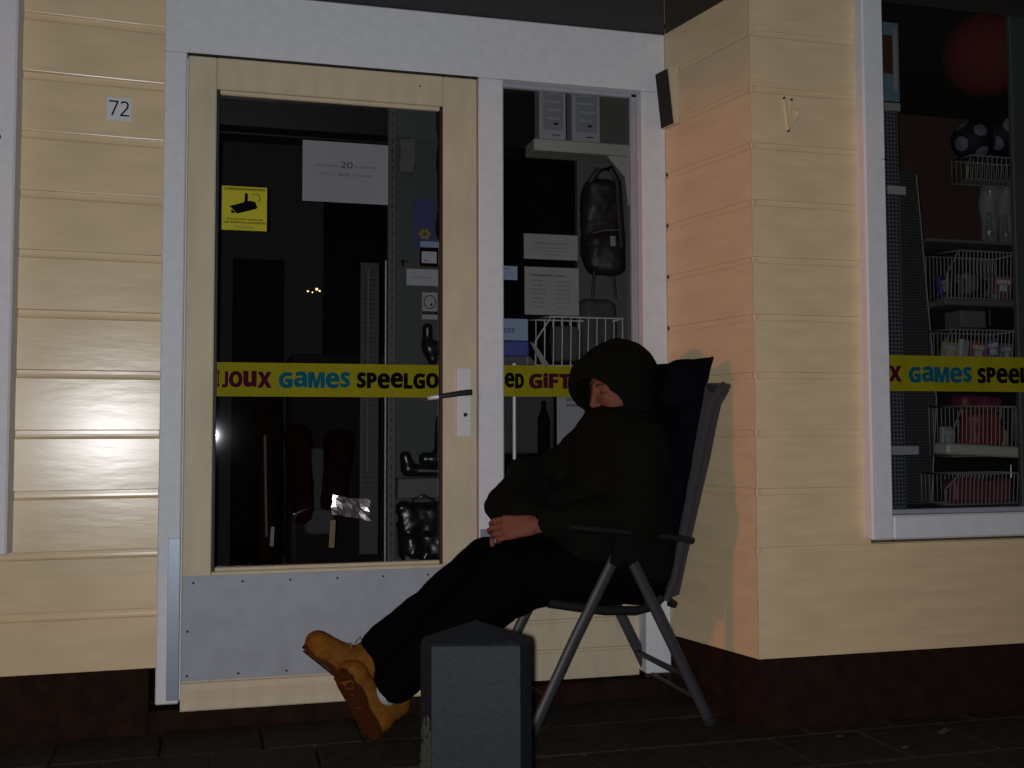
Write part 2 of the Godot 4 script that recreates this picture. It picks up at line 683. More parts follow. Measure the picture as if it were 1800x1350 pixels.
	m = mat("sock", lc(0.42, 0.42, 0.44), 0.95)
	m = mat("bollard_paint", lc(0.0068, 0.0098, 0.0148), 0.65, 0.0, 0.35)
	bump(m, noise_image(51, 0.10, 3), 0.03, Vector3(2.5, 2.5, 2.5))
	m.albedo_texture = noise_image(53, 0.05, 5, 512, 0.6, 1.0)
	m = mat("moss", lc(0.011, 0.0155, 0.005), 0.9)
	bump(m, fine, 0.2, Vector3(6, 6, 6))

# ------------------------------------------------------------------ ground
func ground() -> void:
	var st := begin()
	quad(st, V(-80, -EYE - 0.045, -60), V(80, -EYE - 0.045, -60), V(80, -EYE - 0.045, 60), V(-80, -EYE - 0.045, 60), Vector3.UP)
	structure("ground", st, M.earth)
	var pave := Node3D.new()
	pave.name = "pavement"
	pave.set_meta("kind", "structure")
	add_child(pave)
	var rng := RandomNumberGenerator.new()
	rng.seed = 4
	var shapes := []
	for k in 3:
		st = begin()
		cbox(st, Vector3.ZERO, Vector3(0.1475, 0.025, 0.1475), 0.004 + 0.001 * k)
		shapes.append(st.commit())
	for i in range(-4, 12):
		for j in range(0, 7):
			var x := i * 0.30 + (0.15 if j % 2 else 0.0)
			var z := 0.11 + j * 0.30
			if x > 1.75 and z < 0.4:
				continue
			var B := Basis.from_euler(Vector3(rng.randf_range(-0.006, 0.006), rng.randf_range(-0.008, 0.008), rng.randf_range(-0.006, 0.006)))
			piece("paving_tile", shapes[rng.randi() % 3], M.paving if rng.randf() < 0.6 else M.paving_light, pave, Transform3D(B, V(x, -EYE - 0.025 + rng.randf_range(-0.002, 0.001), z)))
	st = begin()
	cbox(st, V(0, -EYE - 0.06, 20.0), Vector3(60, 0.02, 17.0))
	structure("road", st, M.road)
	# bits of litter by the plinth
	var bits := [[1.86, 0.62, 0.012, "small pale scrap of litter on the pavement nearest the wall corner"], [2.20, 0.66, 0.018, "pale flake of litter on the pavement under the right window"], [1.98, 0.78, 0.010, "tiny dull leaf on the pavement in front of the right plinth"]]
	for b in bits:
		st = begin()
		cbox(st, V(b[0], -EYE + 0.006, b[1]), Vector3(b[2], 0.002, b[2] * 0.5), 0.001, Basis.from_euler(Vector3(0.2, b[0] * 3.0, 0.25)))
		tag(obj("litter", st, M.cloth_grey), b[3], "litter", "litter on the pavement")

# ------------------------------------------------------------------ boarded walls
const PITCH := 0.1865

func board_mesh(length: float, shallow := false) -> Mesh:
	var st := begin()
	if shallow:
		prism(st, PackedVector2Array([Vector2(0, 0), Vector2(0.0165, 0), Vector2(0.0178, 0.0008), Vector2(0.018, 0.0018), Vector2(0.018, 0.1640), Vector2(0.0174, 0.1652), Vector2(0.0158, 0.1662), Vector2(0.0148, 0.1690), Vector2(0.0143, 0.1740), Vector2(0.0142, 0.1860), Vector2(0, 0.1860)]), Vector3.ZERO, Vector3(0, 0, 1), Vector3.UP, Vector3(length, 0, 0))
		return st.commit()
	var poly := PackedVector2Array([Vector2(0, 0), Vector2(0.0155, 0), Vector2(0.0175, 0.0008), Vector2(0.018, 0.0025), Vector2(0.018, 0.1595), Vector2(0.0172, 0.1608), Vector2(0.0130, 0.1612), Vector2(0.0100, 0.1635), Vector2(0.0082, 0.1685), Vector2(0.0078, 0.1755), Vector2(0.0078, 0.1859), Vector2(0, 0.1859)])
	prism(st, poly, Vector3.ZERO, Vector3(0, 0, 1), Vector3.UP, Vector3(length, 0, 0))
	return st.commit()

func walls() -> void:
	# left: a boarded pier between the left window and the entrance, its boards a little turned
	var w := thing("boarded_wall", "glossy cream boarded wall left of the door, with the house number", "wall", V(-0.38, -EYE, 0))
	obj("core", bx(-2.6, -0.180, -0.73, 2.2, -0.12, -0.062), M.cream_paint, w)
	obj("plinth", bx(-2.6, -0.192, -EYE - 0.03, -0.722, -0.10, 0.0, 0.004), M.plinth, w)
	var tilt := 0.075
	var lb := board_mesh(0.42)
	var ll := board_mesh(2.2)
	var rng := RandomNumberGenerator.new()
	rng.seed = 11
	for k in range(-4, 9):
		var y := 0.017 + PITCH * k
		var a := tilt + rng.randf_range(-0.012, 0.012)
		var wide := k < -2
		var L := 2.2 if wide else 0.42
		if wide:
			a = 0.012
		var B := Basis(Vector3.UP, a) * Basis(Vector3.RIGHT, rng.randf_range(-0.006, 0.006))
		piece("board", ll if wide else lb, M.cream_paint, w, Transform3D(B, V(-0.173, y, -0.018) - B.x * L))
	# right: return wall (opening outwards) and the outer wall with its window
	w = thing("boarded_wall", "cream boarded corner pier right of the seated person, lit orange on its left face", "wall", V(1.66, -EYE, 0.4))
	var t := Vector3(0.1942, 0, 0.98096)
	var n := Vector3(-0.98096, 0, 0.1942)
	var rb := board_mesh(0.488, true)
	var ob := board_mesh(0.41, true)
	var low := board_mesh(2.2, true)
	for k in range(-4, 9):
		var y := 0.012 + PITCH * k
		if k == -4:
			y = -0.712
		piece("board", rb, M.cream_satin, w, Transform3D(Basis(t, Vector3.UP, n), V(1.572, y, 0.0) - n * 0.018))
		var under := k <= -3
		piece("board", low if under else ob, M.cream_satin, w, Transform3D(Basis.IDENTITY, V(1.6655, y, 0.4605)))
	var poly := PackedVector2Array([Vector2(1.592, -0.06), Vector2(1.686, 0.452), Vector2(2.06, 0.455), Vector2(2.06, 0.35), Vector2(1.78, 0.35), Vector2(1.70, -0.06)])
	var st := begin()
	prism(st, poly, V(0, -0.73, 0), Vector3(1, 0, 0), Vector3(0, 0, 1), Vector3(0, 2.9, 0))
	obj("core", st, M.cream_satin, w)
	obj("core", bx(2.06, 4.2, -0.73, -0.36, 0.35, 0.455), M.cream_satin, w)
	poly = PackedVector2Array([Vector2(1.572, 0.0), Vector2(1.6665, 0.4785), Vector2(4.2, 0.4785), Vector2(4.2, 0.36), Vector2(1.80, 0.36), Vector2(1.72, 0.0)])
	st = begin()
	prism(st, poly, V(0, -EYE - 0.03, 0), Vector3(1, 0, 0), Vector3(0, 0, 1), Vector3(0, EYE + 0.03 - 0.714, 0))
	obj("plinth", st, M.plinth, w)
	# dark open ends of the board joints against the white frame
	for k in range(1, 6):
		st = begin()
		cbox(st, V(1.5755, 0.010 + PITCH * k, 0.005), Vector3(0.0016, 0.0075, 0.0032), 0.0, Basis(t, Vector3.UP, n))
		obj("joint_end", st, M.print_black, w)
	# the scar of an old bracket in the paint: raised ribs and screw holes
	st = begin()
	tube(st, [V(1.786, 1.092, 0.4795), V(1.793, 1.04, 0.4795), V(1.799, 0.992, 0.4795)], 0.0055, 0.0055, 8)
	tube(st, [V(1.799, 0.992, 0.4795), V(1.822, 1.022, 0.4795), V(1.838, 1.048, 0.4795), V(1.828, 1.060, 0.4795), V(1.806, 1.062, 0.4795)], 0.0045, 0.0045, 8)
	tube(st, [V(1.811, 1.09, 0.4795), V(1.806, 1.03, 0.4795)], 0.004, 0.004, 8)
	obj("paint_scar", st, M.cream_satin, w)
	for p in [Vector2(1.785, 1.098), Vector2(1.812, 1.094), Vector2(1.799, 0.990)]:
		st = begin()
		tube(st, [V(p.x, p.y, 0.476), V(p.x, p.y, 0.4855)], 0.0035, 0.0035, 10)
		obj("screw_hole", st, M.black, w)
	# the soffit of the canopy over it all, mitred over the inner corner
	var can := thing("canopy", "dark grey and brown panelled canopy soffit above the shop door", "canopy", V(1.0, 1.462, 0.6))
	var ysoff := 1.463
	st = begin()
	prism(st, PackedVector2Array([Vector2(-4, -0.004), Vector2(1.574, -0.004), Vector2(0.90, 1.56), Vector2(-4, 1.56)]), V(0, ysoff, 0), Vector3(1, 0, 0), Vector3(0, 0, 1), Vector3(0, 0.05, 0))
	obj("soffit_panel", st, M.soffit_grey, can)
	st = begin()
	prism(st, PackedVector2Array([Vector2(1.576, -0.004), Vector2(1.668, 0.474), Vector2(4.4, 0.474), Vector2(4.4, 1.56), Vector2(0.902, 1.56)]), V(0, ysoff - 0.001, 0), Vector3(1, 0, 0), Vector3(0, 0, 1), Vector3(0, 0.05, 0))
	obj("soffit_panel", st, M.soffit_brown, can, "dark brown soffit panel beside the boarded return")
	obj("fascia", bx(-4, 4.4, 1.44, 1.62, 1.562, 1.60, 0.004), M.soffit_brown, can)
	# the white window frame at the left edge
	w = thing("window_frame", "white painted window frame cut off by the left edge of the photo", "window frame", V(-0.8, -0.352, 0.06))
	obj("jamb", bx(-0.72, -0.59, -0.352, 2.2, -0.06, 0.135, 0.006), M.white_paint, w)
	obj("sill", bx(-2.4, -0.7205, -0.352, -0.26, -0.06, 0.135, 0.006), M.white_paint, w)
	obj("pane", bx(-2.4, -0.7205, -0.26, 2.2, -0.012, -0.008), M.glass, w)
	st = begin()
	var ring := []
	for i in 13:
		var a := TAU * i / 12.0
		ring.append(V(-0.638 + 0.007 * cos(a), 0.893 + 0.009 * sin(a), 0.139))
	tube(st, ring, 0.0022, 0.0022, 6)
	tube(st, [V(-0.638, 0.884, 0.139), V(-0.638, 0.868, 0.137), V(-0.634, 0.862, 0.137)], 0.0022, 0.0022, 6)
	tag(obj("hook", st, M.black), "small black eye hook screwed to the left window frame", "hook")

# ------------------------------------------------------------------ white entrance frame with sidelight
func entrance() -> void:
	var f := thing("entrance_frame", "white painted frame round the cream door and its narrow sidelight", "door frame", V(0.7, -0.845, 0))
	obj("jamb", bx(-0.173, -0.103, -0.845, 1.247, -0.11, 0.0, 0.004), M.white_paint, f)
	obj("head", bx(-0.173, 1.5735, 1.2475, 1.462, -0.11, 0.0005, 0.004), M.white_paint, f)
	obj("mullion", bx(0.873, 0.962, -0.845, 1.247, -0.11, 0.0, 0.005), M.white_paint, f)
	obj("jamb", bx(1.479, 1.574, -0.845, 1.247, -0.11, 0.0, 0.004), M.white_paint, f)
	obj("rebate", bx(-0.103, -0.088, -0.845, 1.247, -0.11, -0.055), M.white_paint, f)
	obj("rebate", bx(0.858, 0.873, -0.845, 1.247, -0.11, -0.055), M.white_paint, f)
	obj("rebate", bx(-0.088, 0.858, 1.232, 1.247, -0.11, -0.055), M.white_paint, f)
	# sidelight: pane, beads, sill and boarded foot
	obj("pane", bx(0.9625, 1.4785, -0.40, 1.247, -0.068, -0.064), M.glass, f, "narrow sidelight pane")
	var st := begin()
	cbox(st, V(1.466, 0.42, -0.052), Vector3(0.012, 0.826, 0.010), 0.003)
	obj("glazing_bead", st, M.kick_metal, f)
	obj("glazing_bead", bx(0.9625, 1.4785, 1.232, 1.2465, -0.062, -0.042, 0.002), M.kick_metal, f)
	obj("sill", bx(0.9625, 1.4785, -0.44, -0.40, -0.10, -0.012, 0.006), M.white_paint, f)
	var b := begin()
	var L := 0.5155
	prism(b, PackedVector2Array([Vector2(0, 0), Vector2(0.016, 0.0), Vector2(0.018, 0.002), Vector2(0.018, 0.092), Vector2(0.012, 0.098), Vector2(0.012, 0.1035), Vector2(0, 0.1035)]), Vector3.ZERO, Vector3(0, 0, 1), Vector3.UP, Vector3(L, 0, 0))
	var bm := b.commit()
	for k in 4:
		piece("panel_board", bm, M.cream_door, f, Transform3D(Basis.IDENTITY, V(0.963, -0.862 + 0.105 * k, -0.088)))
	obj("panel_back", bx(0.9625, 1.4785, -0.862, -0.44, -0.11, -0.0885), M.cream_door, f)
	obj("kick_strip", bx(-0.140, -0.1035, -0.832, -0.325, 0.0005, 0.004, 0.001), M.blue_metal, f, "blue grey metal guard strip low on the left jamb")
	obj("guard_plate", bx(0.876, 0.930, -0.40, -0.322, 0.0005, 0.0035, 0.001), M.blue_metal, f, "small blue grey metal plate low on the mullion")
	obj("seal", bx(-0.101, 0.871, 1.2435, 1.2472, -0.05, -0.004), M.black, f)
	# the stone threshold
	obj("threshold", bx(-0.20, 1.572, -EYE - 0.03, -0.8675, -0.14, -0.022, 0.004), M.plinth, f)

func door() -> void:
	var d := thing("shop_door", "cream glazed shop door with a steel handle plate and grey kick plate", "door", V(0.385, -0.866, -0.03))
	var zb := -0.055
	var zf := -0.012
	obj("stile", bx(-0.0985, -0.008, -0.866, 1.2425, zb, zf, 0.004), M.cream_door, d)
	obj("stile", bx(0.749, 0.8695, -0.866, 1.2425, zb, zf, 0.004), M.cream_door, d)
	obj("top_rail", bx(-0.0078, 0.7488, 1.137, 1.2425, zb, zf - 0.0005, 0.003), M.cream_door, d)
	obj("bottom_rail", bx(-0.0078, 0.7488, -0.866, -0.437, zb, zf - 0.0005, 0.003), M.cream_door, d)
	obj("pane", bx(-0.0078, 0.7488, -0.437, 1.137, -0.040, -0.036), M.glass, d)
	for r in [[-0.0078, 0.002, -0.437, 1.137], [0.739, 0.7488, -0.437, 1.137]]:
		obj("glazing_bead", bx(r[0], r[1], r[2], r[3], -0.0355, -0.020, 0.002), M.black, d)
	obj("glazing_bead", bx(0.0022, 0.7388, 1.122, 1.1365, -0.0355, -0.018, 0.003), M.cream_door, d)
	obj("glazing_bead", bx(0.0022, 0.7388, -0.4365, -0.424, -0.0355, -0.014, 0.003), M.cream_door, d)
	var kp := obj("kick_plate", bx(-0.0955, 0.8665, -0.778, -0.4475, zf + 0.0004, zf + 0.003, 0.0008), M.kick_metal, d)
	var st := begin()
	tube(st, [Vector3.ZERO, Vector3(0, 0, 0.0022)], 0.0042, 0.0036, 10)
	var sm := st.commit()
	for i in 7:
		piece("screw", sm, M.black, kp, Transform3D(Basis.IDENTITY, V(-0.062 + 0.152 * i, -0.470, zf + 0.0028)))
	for y in [-0.622, -0.762]:
		for x in [-0.078, 0.85]:
			piece("screw", sm, M.black, kp, Transform3D(Basis.IDENTITY, V(x, y, zf + 0.0028)))
	for i in 6:
		piece("screw", sm, M.black, kp, Transform3D(Basis.IDENTITY, V(0.08 + 0.152 * i, -0.762, zf + 0.0028)))
	st = begin()
	prism(st, PackedVector2Array([Vector2(0, 0), Vector2(0.030, 0.0), Vector2(0.032, 0.004), Vector2(0.030, 0.028), Vector2(0.012, 0.060), Vector2(0.006, 0.080), Vector2(0, 0.083)]), V(-0.0975, -0.8655, zf + 0.0005), Vector3(0, 0, 1), Vector3.UP, Vector3(0.966, 0, 0))
	obj("weather_bar", st, M.cream_door, d)
	st = begin()
	cbox(st, V(0.8195, 0.1115, zf + 0.006), Vector3(0.0255, 0.117, 0.006), 0.0012)
	var hp := obj("handle_plate", st, M.brushed_steel, d)
	st = begin()
	tube(st, [V(0.828, 0.143, zf + 0.011), V(0.828, 0.143, zf + 0.055)], 0.0105, 0.0105, 14)
	tube(st, [V(0.836, 0.144, zf + 0.055), V(0.80, 0.140, zf + 0.058), V(0.76, 0.134, zf + 0.058), V(0.722, 0.128, zf + 0.056)], 0.0105, 0.0085, 14)
	obj("lever", st, M.dark_metal, hp)
	st = begin()
	tube(st, [V(0.7225, 0.128, zf + 0.056), V(0.700, 0.1245, zf + 0.052), V(0.690, 0.1225, zf + 0.045)], 0.0087, 0.0072, 14)
	obj("lever_tip", st, M.brushed_steel, hp, "bright tip of the dark lever")
	st = begin()
	tube(st, [V(0.824, 0.062, zf + 0.0105), V(0.824, 0.062, zf + 0.0150)], 0.0150, 0.0140, 20, Vector3.RIGHT, 0.72)
	obj("cylinder_collar", st, M.brushed_steel, hp)
	st = begin()
	tube(st, [V(0.824, 0.068, zf + 0.0145), V(0.824, 0.068, zf + 0.0156)], 0.0072, 0.0072, 14)
	obj("keyhole", st, M.black, hp)
	st = begin()
	tube(st, [V(0.667, 1.2, zf - 0.001), V(0.667, 1.2, zf + 0.0012)], 0.003, 0.003, 10)
	obj("nail_hole", st, M.black, d)

# ------------------------------------------------------------------ right-hand show window
func show_window() -> void:
	var z := 0.4785
	var f := thing("window_frame", "white painted frame and pane of the show window at the right", "window frame", V(2.6, -0.345, z))
	obj("jamb", bx(2.052, 2.132, -0.345, 2.2, z - 0.09, z + 0.047, 0.006), M.white_paint, f)
	obj("sill", bx(2.1325, 4.0, -0.345, -0.266, z - 0.09, z + 0.0465, 0.006), M.white_paint, f)
	obj("glazing_bead", bx(2.1325, 4.0, -0.2655, -0.250, z - 0.02, z + 0.012, 0.002), M.kick_metal, f)
	obj("pane", bx(2.1325, 4.0, -0.2655, 2.2, z - 0.024, z - 0.020), M.glass, f)
	obj("mullion", bx(2.695, 2.80, -0.26, 2.2, z - 0.052, z - 0.030, 0.004), M.rack_back, f, "dark grey green post inside the pane")
	var st := begin()
	ball(st, V(2.128, 0.905, z + 0.047), Vector3(0.004, 0.004, 0.002), 6, 8)
	ball(st, V(2.119, 0.906, z + 0.047), Vector3(0.0025, 0.002, 0.0015), 6, 8)
	obj("chip", st, M.black, f)
	# the box on the return wall
	var n := Vector3(-0.98096, 0, 0.1942)
	var t := Vector3(0.1942, 0, 0.98096)
	var b := thing("wall_box", "small cream wedge shaped box with a dark face high on the boarded return", "alarm box", V(1.58, 1.1, 0.045))
	st = begin()
	var o := V(1.572, 0, 0) + n * 0.001
	var prof := PackedVector2Array([Vector2(0, 1.113), Vector2(0.020, 1.104), Vector2(0.044, 1.306), Vector2(0.0, 1.318)])
	prism(st, prof, o + t * 0.006, n, Vector3.UP, t * 0.082)
	obj("case", st, M.cream_door, b)
	st = begin()
	prism(st, PackedVector2Array([Vector2(0.0215, 1.108), Vector2(0.0245, 1.108), Vector2(0.0475, 1.302), Vector2(0.0445, 1.302)]), o + t * 0.010, n, Vector3.UP, t * 0.074)
	obj("grille", st, M.soffit_brown, b)

# ------------------------------------------------------------------ inside the shop
func shop_inside() -> void:
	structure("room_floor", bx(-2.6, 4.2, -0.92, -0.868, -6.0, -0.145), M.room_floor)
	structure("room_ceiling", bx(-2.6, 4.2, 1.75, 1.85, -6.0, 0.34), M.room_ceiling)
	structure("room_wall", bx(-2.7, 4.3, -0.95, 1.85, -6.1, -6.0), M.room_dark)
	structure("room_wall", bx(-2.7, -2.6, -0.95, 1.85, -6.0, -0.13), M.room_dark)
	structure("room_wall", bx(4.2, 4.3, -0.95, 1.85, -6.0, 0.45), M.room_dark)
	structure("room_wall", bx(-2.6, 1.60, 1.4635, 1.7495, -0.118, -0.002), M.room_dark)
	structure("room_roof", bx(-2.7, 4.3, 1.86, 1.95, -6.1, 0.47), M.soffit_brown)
	# a pale inner wall with a dark doorway, far behind the door glass
	var w := thing("inner_wall", "dim grey wall with a dark doorway far behind the door glass", "wall", V(0.3, -0.868, -3.0))
	obj("wall_panel", bx(-0.25, 0.09, -0.868, 1.75, -3.06, -3.0), M.room_wall, w)
	obj("wall_panel", bx(0.39, 0.62, -0.868, 1.75, -3.06, -3.0), M.room_wall, w)
	obj("lintel", bx(0.0905, 0.3895, 1.05, 1.75, -3.06, -3.0), M.room_wall, w)
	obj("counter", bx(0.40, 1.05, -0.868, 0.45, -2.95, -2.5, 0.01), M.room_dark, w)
	# the inner side of the show window bay
	structure("bay_wall", bx(1.80, 4.19, 1.05, 1.7495, -1.55, -1.50), M.bay_wall)
	structure("bay_wall", bx(1.80, 4.19, -0.868, 1.0495, -1.57, -1.52), M.room_dark)
	var st := begin()
	prism(st, PackedVector2Array([Vector2(0, 0), Vector2(1.2, 0.0), Vector2(1.2, 0.06), Vector2(0, 0.06)]), V(2.35, 1.02, -1.49), Vector3(1, 0, 0), Vector3(0, 1, 0), Vector3(0, 0, 0.05))
	tag(obj("wall_rail", st, M.bay_wall), "brown rail along the wall deep in the right show window", "rail")

func wire_basket(label: String, x0: float, x1: float, y0: float, y1: float, z0: float, z1: float, lean: float, m: Material, n: int, group := "wire baskets in the shop windows") -> Node3D:
	var b := thing("wire_basket", label, "basket", V((x0 + x1) / 2, y0, (z0 + z1) / 2), group)
	var r := 0.0022
	var st := begin()
	for i in n + 1:
		var x := lerpf(x0, x1, float(i) / n)
		tube(st, [V(x, y0, z1), V(x, lerpf(y1, y0, clampf((1.0 - float(i) / n) * 8.0 - 7.0, 0.0, 1.0) * 0.5) , z1 + 0.01)], r, r, 6)
		tube(st, [V(x, y0, z1), V(x, y0, z0), V(x, y1, z0)], r, r, 6)
	obj("wire_grid", st, m, b)
	st = begin()
	var c := (x1 - x0) * lean
	tube(st, [V(x0, (y0 + y1) / 2, z1), V(x0 + c, y1, z1 + 0.01), V(x1, y1, z1 + 0.01), V(x1 + 0.004, y0, z1)], 0.0034, 0.0034, 8)
	tube(st, [V(x0, (y0 + y1) / 2, z1), V(x0, y0, z1), V(x0, y0, z0), V(x1, y0, z0), V(x1, y0, z1), V(x0, y0, z1)], 0.0034, 0.0034, 8)
	tube(st, [V(x0 + c, y1, z1 + 0.01), V(x0, y1, z0), V(x1, y1, z0), V(x1, y1, z1 + 0.01)], 0.0034, 0.0034, 8)
	obj("rim", st, m, b)
	return b

func shop_goods() -> void:
	var st: SurfaceTool
	# slotted upright and back panel of a display rack behind the door glass
	var r := thing("display_rack", "grey green display rack with a slotted upright behind the door glass", "rack", V(0.74, -0.868, -0.43))
	obj("back_panel", bx(0.650, 0.875, -0.868, 1.30, -0.45, -0.43), M.rack_back, r)
	var up := obj("upright", bx(0.617, 0.649, -0.868, 1.36, -0.44, -0.40, 0.003), M.rack_green, r)
	st = begin()
	for i in 62:
		cbox(st, V(0.633, -0.82 + i * 0.035, -0.3995), Vector3(0.0035, 0.0095, 0.0012))
	obj("slots", st, M.black, up).set_meta("kind", "stuff")
	obj("edge_strip", bx(0.604, 0.609, -0.868, 0.65, -0.385, -0.378, 0.001), M.wire_white, r, "thin bright strip in front of the slotted upright")
	obj("shelf", bx(0.650, 0.875, -0.235, -0.160, -0.4295, -0.36, 0.004), M.shelf_grey, r)
	obj("shelf", bx(0.650, 0.875, -0.72, -0.69, -0.4295, -0.30, 0.004), M.shelf_grey, r)
	# dark ribbed display strip
	r = thing("hanging_strip", "black ribbed display strip with a grey rod behind the door glass", "display strip", V(0.565, 0, -0.5))
	st = begin()
	for i in 44:
		cbox(st, V(0.566, -0.20 + i * 0.0185, -0.5), Vector3(0.021, 0.0030, 0.012), 0.001)
	obj("ribs", st, M.rack_back, r).set_meta("kind", "stuff")
	obj("backing", bx(0.530, 0.600, -0.45, 0.66, -0.53, -0.514), M.black, r)
	st = begin()
	tube(st, [V(0.555, -0.14, -0.482), V(0.555, 0.63, -0.482)], 0.006, 0.006, 10)
	obj("rod", st, M.shelf_grey, r)
	# goods on the rack behind the door
	var bag := thing("handbag", "shiny black handbag on the lower shelf behind the door glass", "handbag", V(0.74, -0.46, -0.33))
	var B := Basis.IDENTITY
	obj("body", soft([rbox(V(0.735, -0.355, -0.33), Vector3(0.085, 0.105, 0.045), B, 0.035), cap(V(0.66, -0.27, -0.31), V(0.70, -0.44, -0.30), 0.03, 0.02, 0.03)], 0.008, 0.012, 9.0), M.bag_black, bag)
	st = begin()
	tube(st, [V(0.70, -0.27, -0.33), V(0.70, -0.235, -0.32), V(0.74, -0.222, -0.315), V(0.775, -0.238, -0.32), V(0.775, -0.28, -0.33)], 0.006, 0.006, 8)
	obj("handle", st, M.bag_black, bag)
	st = begin()
	tube(st, [V(0.735, -0.445, -0.279), V(0.743, -0.428, -0.276)], 0.003, 0.002, 8)
	obj("clasp", st, M.brushed_steel, bag)
	tag(obj("box", bx(0.665, 0.715, -0.50, -0.435, -0.36, -0.28, 0.003), M.shelf_grey), "small grey box under the handbags behind the door glass", "box")
	var bt := thing("boot_pair", "black shoes on the shelf above the handbag behind the door glass", "shoes", V(0.74, -0.16, -0.37))
	obj("shoe", soft([cap(V(0.69, -0.13, -0.37), V(0.80, -0.135, -0.36), 0.024, 0.022, 0.02), cap(V(0.69, -0.12, -0.37), V(0.68, -0.08, -0.37), 0.024, 0.022, 0.02)], 0.008), M.bag_black, bt)
	obj("shoe", soft([cap(V(0.76, -0.09, -0.40), V(0.84, -0.095, -0.39), 0.026, 0.022, 0.02), cap(V(0.82, -0.09, -0.39), V(0.83, 0.05, -0.39), 0.030, 0.034, 0.02)], 0.008), M.bag_black, bt)
	tag(obj("boot", soft([cap(V(0.765, 0.40, -0.385), V(0.765, 0.34, -0.385), 0.020, 0.018, 0.02), cap(V(0.765, 0.34, -0.385), V(0.785, 0.285, -0.385), 0.018, 0.022, 0.02), cap(V(0.775, 0.32, -0.385), V(0.84, 0.335, -0.38), 0.026, 0.024, 0.02)], 0.006), M.bag_black), "black boot shaped silhouette beside the round sticker behind the door", "boot")
	var card := thing("price_card", "blue card with a yellow flower on the rack panel", "card", V(0.78, 0.68, -0.42))
	obj("card", bx(0.715, 0.80, 0.70, 0.90, -0.429, -0.424), M.card_blue, card)
	st = begin()
	for i in 6:
		var a := TAU * i / 6.0
		ball(st, V(0.762 + 0.016 * cos(a), 0.765 + 0.014 * sin(a), -0.421), Vector3(0.011, 0.010, 0.003), 6, 8)
	obj("flower", st, M.card_yellow, card)
	tag(obj("paper_bag", bx(0.742, 0.83, 0.645, 0.735, -0.419, -0.41, 0.002), M.sticker_blue), "pale paper bag below the blue card on the rack", "bag")
	tag(obj("clothes", soft([rbox(V(0.84, 0.98, -0.36), Vector3(0.045, 0.26, 0.035), B, 0.03)], 0.011, 0.012, 7.0), M.bag_black), "dark clothes hanging at the top right behind the door glass", "clothes")
	tag(obj("cloth", soft([rbox(V(0.69, 1.06, -0.405), Vector3(0.035, 0.07, 0.012), B, 0.01)], 0.008, 0.008, 9.0), M.shelf_grey), "light scrap of cloth hooked high on the rack panel", "cloth")
	st = begin()
	tube(st, [V(0.672, 0.655, -0.425), V(0.672, 0.655, -0.39), V(0.672, 0.632, -0.385)], 0.004, 0.004, 8)
	tube(st, [V(0.672, 0.655, -0.425), V(0.70, 0.657, -0.425)], 0.004, 0.004, 8)
	tag(obj("display_hook", st, M.black), "small black display hook on the rack panel", "hook")
	# the coat, the tags and the shiny parcel deeper in
	var coat := thing("coat", "dark red costume coat with a grey front hanging behind the door glass", "coat", V(0.43, -0.3, -0.85))
	obj("coat_side", soft([rbox(V(0.335, -0.16, -0.86), Vector3(0.05, 0.20, 0.05), Basis(Vector3.BACK, 0.08), 0.04)], 0.012, 0.018, 6.0, Vector3(1, 0.3, 1)), M.coat_red, coat)
	obj("coat_side", soft([rbox(V(0.475, -0.15, -0.86), Vector3(0.055, 0.17, 0.05), Basis(Vector3.BACK, -0.12), 0.04)], 0.012, 0.018, 6.0, Vector3(1, 0.3, 1)), M.coat_red, coat)
	obj("front", soft([rbox(V(0.40, -0.18, -0.83), Vector3(0.026, 0.13, 0.012), B, 0.01)], 0.010, 0.006, 8.0), M.cloth_grey, coat)
	obj("hem", soft([rbox(V(0.41, -0.35, -0.84), Vector3(0.06, 0.055, 0.03), B, 0.02)], 0.010, 0.012, 8.0), M.bag_grey, coat)
	tag(obj("robe", soft([rbox(V(0.22, -0.22, -0.95), Vector3(0.05, 0.30, 0.05), B, 0.04)], 0.013, 0.02, 5.0, Vector3(1, 0.25, 1)), M.coat_tan), "faint brown robe hanging left of the red coat", "clothes")
	var lol := thing("giant_lollipop", "faint brown spiral lollipop decoration behind the door glass", "decoration", V(0.18, -0.3, -0.8))
	st = begin()
	var sp := []
	for i in 60:
		var a := i * 0.36
		var rr := 0.004 + 0.0011 * i
		sp.append(V(0.185 + rr * cos(a), 0.072 + rr * sin(a), -0.80 + 0.0004 * (i % 2)))
	tube(st, sp, 0.007, 0.007, 6)
	obj("spiral", st, M.coat_tan, lol)
	st = begin()
	tube(st, [V(0.19, 0.0, -0.80), V(0.20, -0.40, -0.80)], 0.006, 0.006, 8)
	obj("stick", st, M.shelf_grey, lol)
	for k in [[0.212, 0.020, -0.345, -0.418, -0.60, "thin white price tag hanging low at the left behind the glass", "price tags behind the door glass", M.paper_grey], [0.437, 0.030, -0.325, -0.430, -0.60, "tan price tag hanging below the shiny parcel", "price tags behind the door glass", M.tag_tan]]:
		st = begin()
		cbox(st, V(k[0], (k[2] + k[3]) / 2, k[4]), Vector3(k[1] / 2 * 0.7, (k[2] - k[3]) / 2, 0.001), 0.0005, Basis(Vector3.BACK, -0.05))
		tag(obj("price_tag", st, k[7]), k[5], "price tag", k[6])
	st = begin()
	var rng := RandomNumberGenerator.new()
	rng.seed = 19
	var pts := []
	for i in 9:
		for j in 6:
			pts.append(V(0.424 + 0.0180 * i + rng.randf_range(-0.006, 0.006), -0.222 - 0.0150 * j - 0.0030 * i + rng.randf_range(-0.005, 0.005), -0.50 + rng.randf_range(-0.0024, 0.0024) + 0.006 * sin(i * 0.75)))
